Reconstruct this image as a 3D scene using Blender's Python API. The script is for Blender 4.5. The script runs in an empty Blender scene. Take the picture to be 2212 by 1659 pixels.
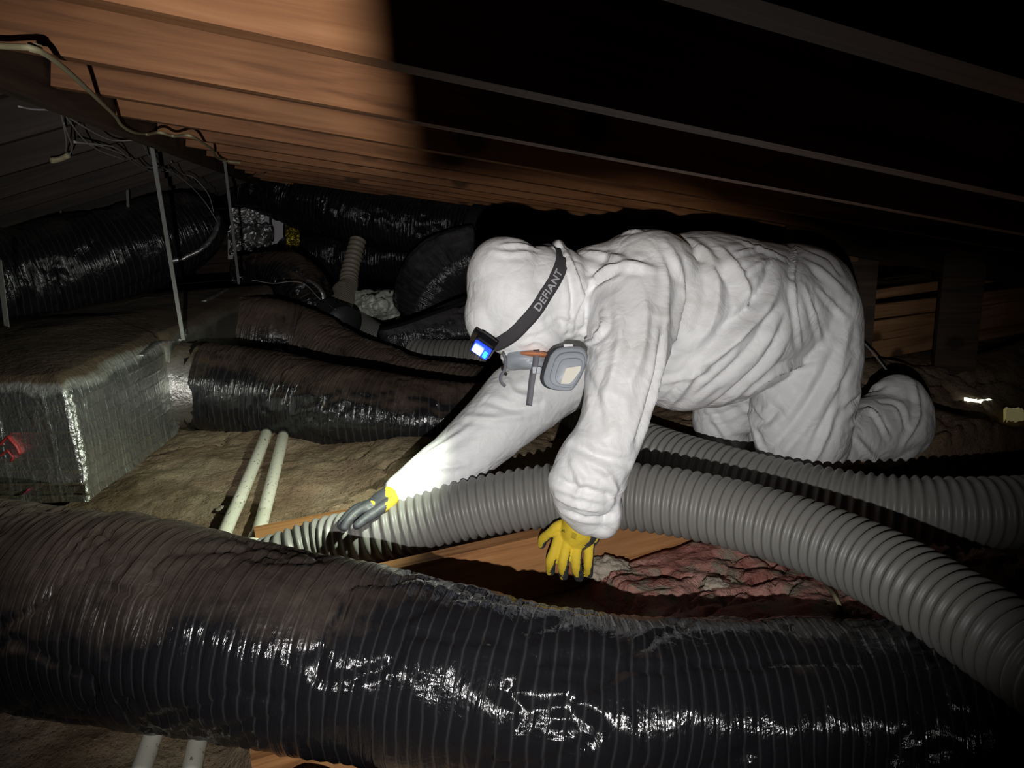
import bpy, bmesh, math, random
import numpy as np
from mathutils import Vector, Matrix
from mathutils.bvhtree import BVHTree

random.seed(7)
SC = bpy.context.scene
COL = SC.collection

# ------------------------------------------------------------------ camera
F = 1661.0; CX = 1106.0; CY = 829.5; CAMH = 0.80
_d = np.array([308.0, -6313.0, -1661.0]); _u = -_d/np.linalg.norm(_d)      # gravity seen by the lens
_f = np.array([0, 0, -1.0]); _y = _f-_u*(_f@_u); _y /= np.linalg.norm(_y); _x = np.cross(_y, _u)
MW = np.array([_x, _y, _u])
C0 = np.array([0, 0, CAMH])
cam_d = bpy.data.cameras.new('camera'); cam = bpy.data.objects.new('camera', cam_d); COL.objects.link(cam)
cam_d.sensor_width = 36; cam_d.lens = F/2212*36; cam_d.clip_start = .01; cam_d.clip_end = 60
m4 = Matrix([[*MW[0], C0[0]], [*MW[1], C0[1]], [*MW[2], C0[2]], [0, 0, 0, 1]])
cam.matrix_world = m4
SC.camera = cam
SC.view_settings.view_transform = 'Standard'; SC.view_settings.look = 'None'
SC.view_settings.exposure = 0.0; SC.view_settings.gamma = 1; SC.view_settings.use_curve_mapping = False
w = bpy.data.worlds.new('world'); SC.world = w; w.use_nodes = True
w.node_tree.nodes['Background'].inputs[0].default_value = (.5, .55, .65, 1)
w.node_tree.nodes['Background'].inputs[1].default_value = 0.003

def ray(px, py): return MW@np.array([(px-CX)/F, -(py-CY)/F, -1.0])
def Pz(px, py, z): r = ray(px, py); return C0+r*((z-CAMH)/r[2])
def Pt(px, py, t): return C0+ray(px, py)*t
def PY(px, py, Y): r = ray(px, py); return C0+r*(Y/r[1])
def depth(p): return -(MW.T@(np.asarray(p)-C0))[2]
AZ = 1.2026; RS = .19; RZ = .94                    # attic axes: rafters/joists run along RV, rows step along NV
RV = np.array([math.sin(AZ), math.cos(AZ)]); NV = np.array([-RV[1], RV[0]])
def MN(m, n, z): q = RV*m+NV*n; return np.array([q[0], q[1], z])
def Pn(px, py, n): r = ray(px, py); return C0+r*(n/(NV@r[:2]))

# ------------------------------------------------------------------ lights
def spot(name, loc, target, watts, angle, blend, radius, color):
    l = bpy.data.lights.new(name, 'SPOT'); o = bpy.data.objects.new(name, l); COL.objects.link(o)
    l.energy = watts; l.spot_size = math.radians(angle); l.spot_blend = blend; l.shadow_soft_size = radius; l.color = color
    o.location = loc; o.rotation_euler = (Vector(target)-Vector(loc)).to_track_quat('-Z', 'Y').to_euler()
    return o
LAMP = np.array([-.03, -.17, .665])
work_beam = spot('work_light_beam', LAMP, Pt(985, 740, 1.8), 94, 79, 1.0, .006, (1.0, .975, .95))
HEADLAMP = Pt(1024, 784, 1.485)
head_beam = spot('headlamp_beam', HEADLAMP, Pz(350, 1130, .05), 28, 96, 1.0, .010, (.90, 1.0, .80))

# ------------------------------------------------------------------ numpy noise
def _hash(ix, iy, iz):
    h = (ix.astype(np.int64)*374761393+iy.astype(np.int64)*668265263+iz.astype(np.int64)*2147483647+1013904223) & 0xffffffff
    h = ((h ^ (h >> 13))*1274126177) & 0xffffffff
    h = (h ^ (h >> 16)) & 0xffffff
    return h/float(0xffffff)
def vnoise(p):
    p = np.asarray(p, float); i = np.floor(p); f = p-i; f = f*f*(3-2*f); i = i.astype(np.int64)
    r = 0
    for a in (0, 1):
        for b in (0, 1):
            for c in (0, 1):
                wgt = (f[:, 0] if a else 1-f[:, 0])*(f[:, 1] if b else 1-f[:, 1])*(f[:, 2] if c else 1-f[:, 2])
                r = r+wgt*_hash(i[:, 0]+a, i[:, 1]+b, i[:, 2]+c)
    return r*2-1
def fbm(p, o=4):
    r = 0; a = .5; p = np.asarray(p, float)
    for k in range(o):
        r = r+a*vnoise(p+k*17.3); p = p*2.03; a *= .5
    return r
def sstep(a, b, x): t = np.clip((x-a)/(b-a), 0, 1); return t*t*(3-2*t)

# ------------------------------------------------------------------ mesh helpers
def mesh_obj(name, verts, faces, mat=None, parent=None, uv=None, smooth=True):
    me = bpy.data.meshes.new(name)
    me.from_pydata([tuple(map(float, v)) for v in verts], [], [tuple(map(int, f)) for f in faces])
    if uv is not None:
        ul = me.uv_layers.new(name='uv')
        li = np.empty(len(me.loops), np.int32); me.loops.foreach_get('vertex_index', li)
        ul.data.foreach_set('uv', np.asarray(uv, np.float32)[li].ravel())
    if smooth: me.polygons.foreach_set('use_smooth', [True]*len(me.polygons))
    me.update()
    if mat: me.materials.append(mat)
    o = bpy.data.objects.new(name, me); COL.objects.link(o)
    if parent: o.parent = parent
    return o
def tag(o, label=None, cat=None, group=None, kind=None):
    if label: o['label'] = label
    if cat: o['category'] = cat
    if group: o['group'] = group
    if kind: o['kind'] = kind
    return o
def empty(name, loc=(0, 0, 0)):
    o = bpy.data.objects.new(name, None); COL.objects.link(o); o.location = tuple(map(float, loc)); o.empty_display_size = .05
    return o
def adopt(o, root):
    """make o a child of root without moving it (root is an unrotated empty)"""
    o.parent = root; o.matrix_parent_inverse = Matrix.Translation(root.location).inverted(); return o

def spline(pts, rad, ds):
    """Catmull-Rom through pts (with radii), resampled every ds"""
    P = np.asarray(pts, float); R = np.asarray(rad, float)
    A = np.column_stack([P, R]); A = np.vstack([2*A[0]-A[1], A, 2*A[-1]-A[-2]])
    out = []
    for i in range(1, len(A)-2):
        p0, p1, p2, p3 = A[i-1], A[i], A[i+1], A[i+2]
        t = np.linspace(0, 1, 40, endpoint=False)[:, None]
        out.append(.5*((2*p1)+(-p0+p2)*t+(2*p0-5*p1+4*p2-p3)*t*t+(-p0+3*p1-3*p2+p3)*t**3))
    out = np.vstack(out+[A[-2][None]])
    L = np.concatenate([[0], np.cumsum(np.linalg.norm(np.diff(out[:, :3], axis=0), axis=1))])
    n = max(3, int(L[-1]/ds)+1); s = np.linspace(0, L[-1], n)
    Q = np.column_stack([np.interp(s, L, out[:, k]) for k in range(4)])
    return Q[:, :3], np.maximum(Q[:, 3], 1e-4), s
def frames(Q, up=(0, 0, 1)):
    T = np.gradient(Q, axis=0); T /= np.linalg.norm(T, axis=1)[:, None]
    N = np.zeros_like(T); n = np.array(up, float); n -= T[0]*(n@T[0])
    if np.linalg.norm(n) < .2: n = np.array([1., 0, 0]); n -= T[0]*(n@T[0])
    n /= np.linalg.norm(n)
    for i in range(len(T)):
        n = n-T[i]*(n@T[i]); n /= np.linalg.norm(n); N[i] = n
    return T, N, np.cross(T, N)
def tube_geo(pts, rad, ds=.01, seg=24, disp=None, cap=True, squash=1.0, up=(0, 0, 1)):
    Q, R, s = spline(pts, rad, ds); T, N, B = frames(Q, up)
    th = np.linspace(-math.pi, math.pi, seg+1)
    S, TH = np.meshgrid(s, th, indexing='ij')
    RR = np.repeat(R[:, None], seg+1, 1)
    P0 = Q[:, None, :]+RR[..., None]*(np.cos(TH)[..., None]*N[:, None, :]+np.sin(TH)[..., None]*B[:, None, :])
    if disp is not None:
        RR = RR+disp(S, TH, RR, P0)
        RR[:, -1] = RR[:, 0]
    V = Q[:, None, :]+RR[..., None]*(np.cos(TH)[..., None]*N[:, None, :]*squash+np.sin(TH)[..., None]*B[:, None, :])
    V = V.reshape(-1, 3); n = len(s); k = seg+1
    i = np.arange(n-1)[:, None]; j = np.arange(seg)[None, :]
    a = (i*k+j).ravel(); F4 = np.column_stack([a, a+1, a+k+1, a+k]).tolist()
    uv = np.column_stack([S.ravel(), (TH.ravel()/(2*math.pi)+.5)])
    if cap:
        V = np.vstack([V, Q[0][None], Q[-1][None]]); uv = np.vstack([uv, [[0, .5]], [[s[-1], .5]]])
        c0, c1 = n*k, n*k+1
        for q in range(seg):
            F4.append([c0, q+1, q]); F4.append([c1, (n-1)*k+q, (n-1)*k+q+1])
    return V, F4, uv
def tube(name, pts, rad, mat, parent=None, **kw):
    if np.isscalar(rad): rad = [rad]*len(pts)
    V, Fc, uv = tube_geo(pts, rad, **kw)
    return mesh_obj(name, V, Fc, mat, parent, uv)
def box_geo(o, ax, ay, az):
    o = np.asarray(o, float); ax, ay, az = map(np.asarray, (ax, ay, az))
    V = [o+ax*i+ay*j+az*k for k in (0, 1) for j in (0, 1) for i in (0, 1)]
    return V, [[0, 2, 3, 1], [4, 5, 7, 6], [0, 1, 5, 4], [2, 6, 7, 3], [0, 4, 6, 2], [1, 3, 7, 5]]
def box(name, o, ax, ay, az, mat, parent=None, bevel=0.0):
    V, Fc = box_geo(o, ax, ay, az)
    ob = mesh_obj(name, V, Fc, mat, parent, smooth=False)
    if bevel:
        bm = bmesh.new(); bm.from_mesh(ob.data)
        bmesh.ops.bevel(bm, geom=bm.edges[:], offset=bevel, segments=2, affect='EDGES', profile=.5)
        bm.to_mesh(ob.data); bm.free()
    return ob
def local_beam(name, length, w_, h_, mat, parent=None):
    """a beam whose local X runs along it (so that the wood grain follows it)"""
    return box(name, (0, -w_/2, 0), (length, 0, 0), (0, w_, 0), (0, 0, h_), mat, parent)
def place(o, origin, xdir, zdir=(0, 0, 1)):
    x = Vector(xdir).normalized(); z = Vector(zdir); y = z.cross(x).normalized(); z = x.cross(y)
    o.matrix_world = Matrix.Translation(Vector(origin))@Matrix((x, y, z)).transposed().to_4x4()
    return o

# ------------------------------------------------------------------ materials
MATS = {}
class NT:
    def __init__(s, name, rough=.6, col=(.5, .5, .5), metal=0, spec=.5):
        m = bpy.data.materials.new(name); m.use_nodes = True; s.m = m; s.t = m.node_tree; s.b = s.t.nodes['Principled BSDF']
        s.b.inputs['Roughness'].default_value = rough; s.b.inputs['Base Color'].default_value = (*col, 1)
        s.b.inputs['Metallic'].default_value = metal; s.b.inputs['Specular IOR Level'].default_value = spec
    def n(s, typ, **kw):
        nd = s.t.nodes.new(typ)
        for k, v in kw.items():
            if k in nd.inputs: nd.inputs[k].default_value = v
            else: setattr(nd, k, v)
        return nd
    def l(s, a, b): s.t.links.new(a, b)
    def coord(s, which='Object', scale=(1, 1, 1)):
        tc = s.n('ShaderNodeTexCoord'); mp = s.n('ShaderNodeMapping'); mp.inputs['Scale'].default_value = scale
        s.l(tc.outputs[which], mp.inputs[0]); return mp.outputs[0]
    def noise(s, co, scale, detail=4, rough=.55, dist=0):
        nd = s.n('ShaderNodeTexNoise', Scale=scale, Detail=detail, Roughness=rough, Distortion=dist); s.l(co, nd.inputs['Vector']); return nd.outputs['Fac']
    def ramp(s, fac, stops):
        r = s.n('ShaderNodeValToRGB'); e = r.color_ramp.elements
        while len(e) < len(stops): e.new(.5)
        for q, (p, c) in zip(e, stops):
            q.position = p; q.color = (*c, 1) if len(c) == 3 else c
        s.l(fac, r.inputs[0]); return r.outputs[0]
    def math(s, op, a, b=None, clamp=False):
        nd = s.n('ShaderNodeMath', operation=op); nd.use_clamp = clamp
        for i, v in enumerate((a, b)):
            if v is None: continue
            if isinstance(v, (int, float)): nd.inputs[i].default_value = v
            else: s.l(v, nd.inputs[i])
        return nd.outputs[0]
    def mix(s, fac, a, b):
        nd = s.n('ShaderNodeMix', data_type='RGBA')
        for i, v in ((0, fac), (6, a), (7, b)):
            if isinstance(v, (int, float)): nd.inputs[i].default_value = v
            elif isinstance(v, tuple): nd.inputs[i].default_value = (*v, 1)
            else: s.l(v, nd.inputs[i])
        return nd.outputs[2]
    def bump(s, h, strength=.3, dist=.01, normal=None):
        nd = s.n('ShaderNodeBump', Strength=strength, Distance=dist); s.l(h, nd.inputs['Height'])
        if normal is not None: s.l(normal, nd.inputs['Normal'])
        s.l(nd.outputs[0], s.b.inputs['Normal']); return nd.outputs[0]
    def color(s, c): s.l(c, s.b.inputs['Base Color'])
    def rough(s, c): s.l(c, s.b.inputs['Roughness'])
    def normal_z(s):
        g = s.n('ShaderNodeNewGeometry'); sp = s.n('ShaderNodeSeparateXYZ'); s.l(g.outputs['Normal'], sp.inputs[0]); return sp.outputs[2]

def wood(name, dark, mid, light, knots=(), rough=.7):
    k = NT(name, rough, mid, spec=.3)
    co = k.coord('Object', (1, 1, 1))
    st = k.coord('Object', (1.2, 22, 22))
    oi = k.n('ShaderNodeObjectInfo')
    off = k.n('ShaderNodeVectorMath', operation='ADD')
    cmb = k.n('ShaderNodeCombineXYZ'); k.l(k.math('MULTIPLY', oi.outputs['Random'], 37.0), cmb.inputs[0]); k.l(k.math('MULTIPLY', oi.outputs['Random'], 11.0), cmb.inputs[1])
    k.l(st, off.inputs[0]); k.l(cmb.outputs[0], off.inputs[1])
    g = k.noise(off.outputs[0], 1.6, 6, .6, 1.2)
    fine = k.noise(k.coord('Object', (6, 160, 160)), 1.0, 3)
    c = k.ramp(g, [(.3, dark), (.5, mid), (.72, light)])
    c = k.mix(k.math('MULTIPLY', fine, .35), c, dark)
    stain = k.noise(co, 2.2, 3)
    c = k.mix(k.math('MULTIPLY', k.ramp(stain, [(.52, (0, 0, 0)), (.7, (1, 1, 1))]), .45), c, dark)
    sx = k.n('ShaderNodeSeparateXYZ'); k.l(co, sx.inputs[0]); cb = k.n('ShaderNodeCombineXYZ')
    k.l(k.math('ADD', k.math('MULTIPLY', sx.outputs[0], 2.4), k.math('MULTIPLY', oi.outputs['Random'], 53.0)), cb.inputs[0]); k.l(k.math('ADD', k.math('MULTIPLY', sx.outputs[2], 3.0), k.math('MULTIPLY', sx.outputs[1], 3.0)), cb.inputs[1])
    v = k.n('ShaderNodeTexVoronoi', Scale=1.0, voronoi_dimensions='2D'); k.l(cb.outputs[0], v.inputs['Vector'])
    kn = k.ramp(v.outputs['Distance'], [(.05, (1, 1, 1)), (.095, (0, 0, 0))])
    c = k.mix(k.math('MULTIPLY', kn, .8), c, tuple(x*.28 for x in dark))
    k.color(c); k.bump(g, .12, .004)
    return k.m

def film(name, dust=.5, dustcol=(.085, .06, .042), base=(.010, .010, .012), rough=.2, pitch=.022, ribs=1.0, crinkle=.55, wipe=None):
    """plastic jacket of a flex duct: gloss film, wire ribs, crinkles, dust lying on top"""
    k = NT(name, rough, base, spec=.55)
    uv = k.n('ShaderNodeTexCoord').outputs['UV']
    sep = k.n('ShaderNodeSeparateXYZ'); k.l(uv, sep.inputs[0])
    ph = k.math('ADD', k.math('MULTIPLY', sep.outputs[0], 2*math.pi/pitch), k.math('MULTIPLY', k.noise(k.coord('Object'), 9, 2), 5.0))
    cs = k.math('ADD', k.math('MULTIPLY', k.math('COSINE', ph), .5), .5)
    line = k.math('POWER', cs, 14.0)
    obj = k.coord('Object')
    nz = k.normal_z()
    dn = k.noise(obj, 5.5, 6, .65)
    dn2 = k.noise(obj, 42, 4, .6)
    dsum = k.math('ADD', k.math('ADD', k.math('MULTIPLY', nz, .75), k.math('MULTIPLY', dn, .95)), k.math('MULTIPLY', dn2, .25))
    thr = 1.35-dust*.75
    if wipe:                                                           # dust wiped off towards one end
        mr = k.n('ShaderNodeMapRange'); mr.inputs[1].default_value = wipe[0]; mr.inputs[2].default_value = wipe[1]; mr.inputs[3].default_value = thr; mr.inputs[4].default_value = thr+wipe[2]
        k.l(sep.outputs[0], mr.inputs[0]); thr = mr.outputs[0]
    df = k.math('MULTIPLY', k.math('SUBTRACT', dsum, thr), 2.1, True)
    c = k.mix(k.math('MULTIPLY', line, .32*ribs), base, (.075, .072, .07))
    dcol = k.mix(k.noise(obj, 14, 4), dustcol, tuple(x*1.7 for x in dustcol))
    c = k.mix(k.math('MULTIPLY', df, .9), c, dcol); k.color(c)
    k.rough(k.math('ADD', k.math('MULTIPLY', df, .5), rough))
    st = k.n('ShaderNodeMapping'); st.inputs['Scale'].default_value = (70, 7, 1); k.l(uv, st.inputs[0])
    cr = k.noise(st.outputs[0], 1.0, 5, .62, .8)
    cr2 = k.noise(obj, 11, 4, .6, .6)
    h = k.math('ADD', k.math('ADD', cr, k.math('MULTIPLY', cr2, 1.2)), k.math('MULTIPLY', line, .25*ribs))
    k.bump(h, crinkle, .012)
    return k.m
def foil(name, col=(.62, .64, .62), rough=.28, dust=0.0, grid=True, dustcol=(.07, .055, .035), crk=.6):
    k = NT(name, rough, col, metal=.9)
    obj = k.coord('Object'); n1 = k.noise(obj, 24, 5, .65, 1.0); n2 = k.noise(obj, 85, 3)
    h = k.math('ADD', k.math('MULTIPLY', n1, 1.0), k.math('MULTIPLY', n2, .3))
    c = k.mix(k.noise(obj, 11, 4), col, tuple(x*.62 for x in col))
    if grid:
        sp = k.n('ShaderNodeSeparateXYZ'); k.l(obj, sp.inputs[0])
        a = k.math('POWER', k.math('ADD', k.math('MULTIPLY', k.math('SINE', k.math('MULTIPLY', k.math('ADD', sp.outputs[1], k.math('MULTIPLY', sp.outputs[0], .6)), 190)), .5), .5), 10.0)
        b = k.math('POWER', k.math('ADD', k.math('MULTIPLY', k.math('SINE', k.math('MULTIPLY', sp.outputs[2], 190)), .5), .5), 10.0)
        gl = k.math('MAXIMUM', a, b); h = k.math('ADD', h, k.math('MULTIPLY', gl, .22))
        h = k.math('ADD', h, k.math('MULTIPLY', k.noise(k.coord('Object', (38, 38, 7)), 1.0, 4, .6, .8), .9))
    if dust:
        nz = k.normal_z(); dn = k.noise(obj, 6, 6, .65)
        df = k.math('MULTIPLY', k.math('SUBTRACT', k.math('ADD', nz, k.math('MULTIPLY', dn, .8)), 1.25-dust*.7), 2.2, True)
        c = k.mix(df, c, k.mix(k.noise(obj, 18, 5), dustcol, tuple(x*1.8 for x in dustcol)))
        k.l(k.math('SUBTRACT', .9, k.math('MULTIPLY', df, .9), True), k.b.inputs['Metallic'])
        k.rough(k.math('ADD', k.math('MULTIPLY', df, .6), rough))
    k.color(c); k.bump(h, crk, .012)
    return k.m
def plain(name, col, rough=.5, metal=0, spec=.5, noise=0, nscale=20, bump=0, bscale=60, bdist=.004):
    k = NT(name, rough, col, metal, spec); obj = k.coord('Object')
    if noise: k.color(k.mix(k.noise(obj, nscale, 5), tuple(min(1, x*(1+noise)) for x in col), tuple(x*(1-noise) for x in col)))
    if bump: k.bump(k.noise(obj, bscale, 5, .6), bump, bdist)
    return k.m
def glow(name, col, strength):
    k = NT(name, .4, col); k.b.inputs['Emission Color'].default_value = (*col, 1); k.b.inputs['Emission Strength'].default_value = strength; return k.m

M = {}
M['rafter'] = wood('rafter_wood', (.065, .024, .008), (.185, .075, .026), (.265, .122, .048))
M['joist'] = wood('joist_wood', (.17, .07, .025), (.42, .20, .075), (.55, .29, .12))
M['board'] = wood('board_wood', (.13, .06, .027), (.36, .19, .09), (.46, .26, .13))
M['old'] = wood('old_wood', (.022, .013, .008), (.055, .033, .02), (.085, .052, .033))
M['film'] = film('duct_film', .55, rough=.14, crinkle=.5)
M['film_big'] = film('duct_film_big', .72, rough=.13, pitch=.020, crinkle=.42, dustcol=(.062, .046, .035), wipe=(.70, 1.25, .55))
M['film_dusty'] = film('duct_film_dusty', .85, pitch=.02)
M['film_clean'] = film('duct_film_clean', .35, dustcol=(.05, .042, .038))
M['film_grey'] = film('duct_film_grey', .75, dustcol=(.075, .07, .075), base=(.022, .022, .026))
M['tape_black'] = plain('black_tape', (.012, .012, .012), .22, bump=.5, bscale=40, bdist=.006)
M['foil'] = foil('foil_wrap', dust=.45)
M['foil_clean'] = foil('foil_tape', (.85, .84, .84), .36, grid=False, crk=.6)
M['foil_tape_dull'] = foil('foil_collar', (.45, .43, .42), .34, grid=False, dust=.75, crk=.5)
M['trunk_top'] = foil('trunk_dusty_wrap', (.30, .30, .27), .5, dust=1.25, grid=False, dustcol=(.065, .046, .028), crk=.35)
M['suit'] = None
M['foil_seam'] = foil('foil_seam', (.72, .74, .70), .32, grid=False, crk=.9)
M['shade_dark'] = wood('shade_darkened_wood', (.010, .007, .005), (.024, .016, .011), (.04, .027, .018))  # wood of the unlit slope, its shade put into a darker colour
M['pvc'] = None
M['strap_metal'] = plain('galvanised_strap', (.55, .56, .55), .35, metal=.8, noise=.3)
M['rubber'] = plain('grey_rubber', (.055, .058, .066), .55, noise=.3, nscale=60, bump=.25, bscale=140, bdist=.002)
M['yellow'] = plain('yellow_knit', (.70, .50, .03), .8, noise=.16, nscale=45, bump=.25, bscale=400, bdist=.001)
M['skin'] = plain('skin', (.55, .26, .15), .5)
M['band'] = plain('headband', (.05, .046, .052), .8, noise=.15, nscale=30, bump=.2, bscale=500, bdist=.001)
M['print_grey'] = plain('print_grey', (.42, .42, .44), .6)
M['print_dark'] = plain('print_dark', (.05, .045, .02), .8)
M['lamp_black'] = plain('lamp_black', (.008, .008, .01), .25)
M['resp'] = plain('respirator_grey', (.33, .36, .40), .42)
M['resp_dark'] = plain('respirator_dark', (.03, .032, .035), .5)
M['cream'] = plain('filter_label', (.72, .68, .58), .6)
M['orange'] = plain('respirator_orange', (.6, .22, .09), .5)
M['wire'] = plain('wire_cream', (.27, .24, .14), .6)
M['wire_dark'] = plain('wire_dark', (.012, .012, .012), .45)
M['wire_grey'] = plain('wire_grey', (.30, .29, .28), .6)
M['white_sheet'] = plain('white_sheet', (.75, .78, .70), .5)
M['white_panel'] = plain('white_panel', (.66, .64, .66), .4)
M['yellow_foil'] = foil('yellow_film', (.45, .38, .05), .25, grid=False)
M['red_ink'] = plain('red_ink', (.30, .02, .02), .45)
M['pink_ink'] = plain('pink_ink', (.5, .03, .12), .45)
M['black_strap'] = plain('black_strap', (.008, .008, .008), .7)

# ================================================================== STRUCTURE
# ---- roof
ceiling = tag(empty('ceiling', MN(1.2, 2.5, RZ)), 'low sloping attic roof of bare rafters and board sheathing', kind='structure')
RIDGE = -.24; RDEP = .14; SK = .165                                # the ridge runs slightly askew of the rafter rows
RD = NV+RV*SK; RD /= np.linalg.norm(RD)
N1 = .71; DN = .3523
for i in range(-1, 16):
    n = N1+(i-1)*DN
    o = local_beam('rafter', 4.3, .038, RDEP, M['rafter'])
    rm = RIDGE+SK*(n-1.06)
    place(o, MN(rm, n+.019, RZ-RS*rm), (RV[0], RV[1], -RS)); adopt(o, ceiling)
for i in range(2, 16):
    n = N1+(i-1)*DN+.05
    o = local_beam('rafter', 2.6, .038, RDEP, M['shade_dark'])
    rm = RIDGE-.03+SK*(n-1.06)
    place(o, MN(rm, n, RZ-RS*rm), (-RV[0], -RV[1], -.27)); adopt(o, ceiling)
o = local_beam('ridge_board', 7.2, .025, .17, M['old']); rm = RIDGE-.015+SK*(-.3-1.06); place(o, MN(rm, -.3, RZ-RS*rm-.03), (RD[0], RD[1], -RS*SK)); adopt(o, ceiling)
bw = .142
for k in range(28):                                                   # sheathing boards over the near slope
    m = RIDGE+k*(bw+.008)
    o = local_beam('sheathing_board', 7.0, bw, .018, M['board'])
    place(o, MN(m+bw/2, -.4, RZ-RS*(m+bw/2)+RDEP*1.018), (NV[0], NV[1], 0), (RV[0]*RS, RV[1]*RS, 1)); adopt(o, ceiling)
for k in range(17):                                                   # and over the far slope
    m = -.04+k*(bw+.008)
    o = local_beam('sheathing_board', 6.6, bw, .018, M['shade_dark'])
    rm = RIDGE-SK*1.06
    place(o, MN(rm-m-bw/2, 0, RZ-RS*rm-.27*(m+bw/2)+RDEP*1.03), (RD[0], RD[1], -RS*SK), (-RV[0]*.27, -RV[1]*.27, 1)); adopt(o, ceiling)

# ---- floor: ceiling board of the room below, with joists
JT = .06                                                              # top of the joists
floor = tag(mesh_obj('floor', *box_geo((-5, -1.2, -.16), (11, 0, 0), (0, 9.5, 0), (0, 0, .02)), plain('ceiling_board', (.3, .28, .25), .9), smooth=False), kind='structure')
for n, zt_, m0, m1 in [(1.08, -.035, -.04, .62), (1.40, .06, .0, 1.5), (1.745, .045, .02, 1.2), (2.10, .03, -2, 3.6), (2.45, .03, -2, 3.6), (2.80, .03, -2, 3.6), (3.15, .03, -2, 3.6), (3.5, .03, -2, 3.6)]:
    o = local_beam('joist', m1-m0, .038, .17, M['joist']); place(o, MN(m0, n+.019, zt_-.17), (RV[0], RV[1], 0)); o.parent = floor

# ---- boarded end wall behind the posts
NW = 2.05
wall = tag(empty('wall_right', MN(2.9, NW, 0)), 'rough plank wall under the eaves behind two posts', kind='structure')
def wall_z(y): return Pn(1900, y, NW)[2]
edges = [522, 556, 620, 647, 684, 732, 778, 822]
for q, (a, b) in enumerate(zip(edges[:-1], edges[1:])):
    if q == 1: continue                                                # dark gap behind the diagonal brace
    zt, zb = wall_z(a), wall_z(b)
    o = local_beam('plank', 3.2, .02, zt-zb-.012, M['board']); place(o, MN(1.75, NW+.01*(q % 2), zb), (RV[0], RV[1], .012*((q % 3)-1))); adopt(o, wall)
wall2 = tag(empty('wall_back', MN(1.0, 6.4, 0)), 'dark plank gable at the far end of the attic', kind='structure')
for k in range(9):
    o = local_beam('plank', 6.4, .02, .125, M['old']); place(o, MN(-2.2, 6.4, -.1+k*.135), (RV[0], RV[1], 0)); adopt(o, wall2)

# ---- posts and braces by the plank wall
def post(px, py, zb, wpx, name, label):
    p = Pz(px, py, zb); t = depth(p); wd = wpx/F*t
    m = RV@p[:2]; n = NV@p[:2]; zt = RZ-RS*m+.02
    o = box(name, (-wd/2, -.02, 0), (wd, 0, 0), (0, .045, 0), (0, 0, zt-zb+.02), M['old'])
    # grain along the height
    o.matrix_world = Matrix.Translation(Vector(MN(m, n, zb-.02)))@Matrix.Rotation(-.30, 4, 'Z')
    return tag(o, label, 'post', 'roof support posts')
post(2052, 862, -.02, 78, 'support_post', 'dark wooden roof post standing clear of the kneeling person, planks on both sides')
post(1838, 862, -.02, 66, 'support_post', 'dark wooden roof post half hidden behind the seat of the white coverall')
def lumber(name, a, b, w_, h_, mat, label, cat):
    a, b = Vector(a), Vector(b)
    o = local_beam(name, (b-a).length, w_, h_, mat); place(o, a, b-a); return tag(o, label, cat)
lumber('diagonal_brace', Pn(1700, 528, 1.98), Pn(2330, 640, 1.98), .04, .085, M['old'], 'long wooden brace slanting across the dark gap in the plank wall', 'brace')
lumber('cross_tie', Pn(1850, 545, 1.93), Pn(2330, 566, 1.93), .03, .05, M['old'], 'thin level tie board crossing behind both roof posts', 'board')

# ---- daylight at the eaves
for q, (x0, y0, x1, y1, col, st) in enumerate([(2088, 861, 2152, 875, (.9, .95, .85), 1.1), (2174, 882, 2212, 912, (.55, .48, .22), .13)]):
    nq = 1.74-.10*q; a = Pn(x0, y1, nq); b = Pn(x1, y1, nq); c = Pn(x1, y0, nq); d = Pn(x0, y0, nq)
    V = []; rr = random.Random(q)
    top = [d+(c-d)*f+np.array([0, 0, rr.uniform(-.008, .004)]) for f in np.linspace(0, 1, 9)]
    bot = [a+(b-a)*f+np.array([0, 0, rr.uniform(-.004, .010)]) for f in np.linspace(0, 1, 9)]
    V = top+bot; back = [v+np.array([NV[0], NV[1], 0])*.01 for v in V]
    Fc = [[i, i+1, 10+i, 9+i] for i in range(8)]+[[18+i, 27+i, 28+i, 19+i] for i in range(8)]
    o = mesh_obj('soffit_opening', V+back, Fc, glow('daylight_gap_%d' % q, col, st), smooth=False)
    tag(o, ['bright ragged daylight gap at the eaves beside the post', 'dim yellow daylight gap at the eaves beyond the brighter one'][q], 'opening', 'daylight gaps at the eaves')

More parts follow.
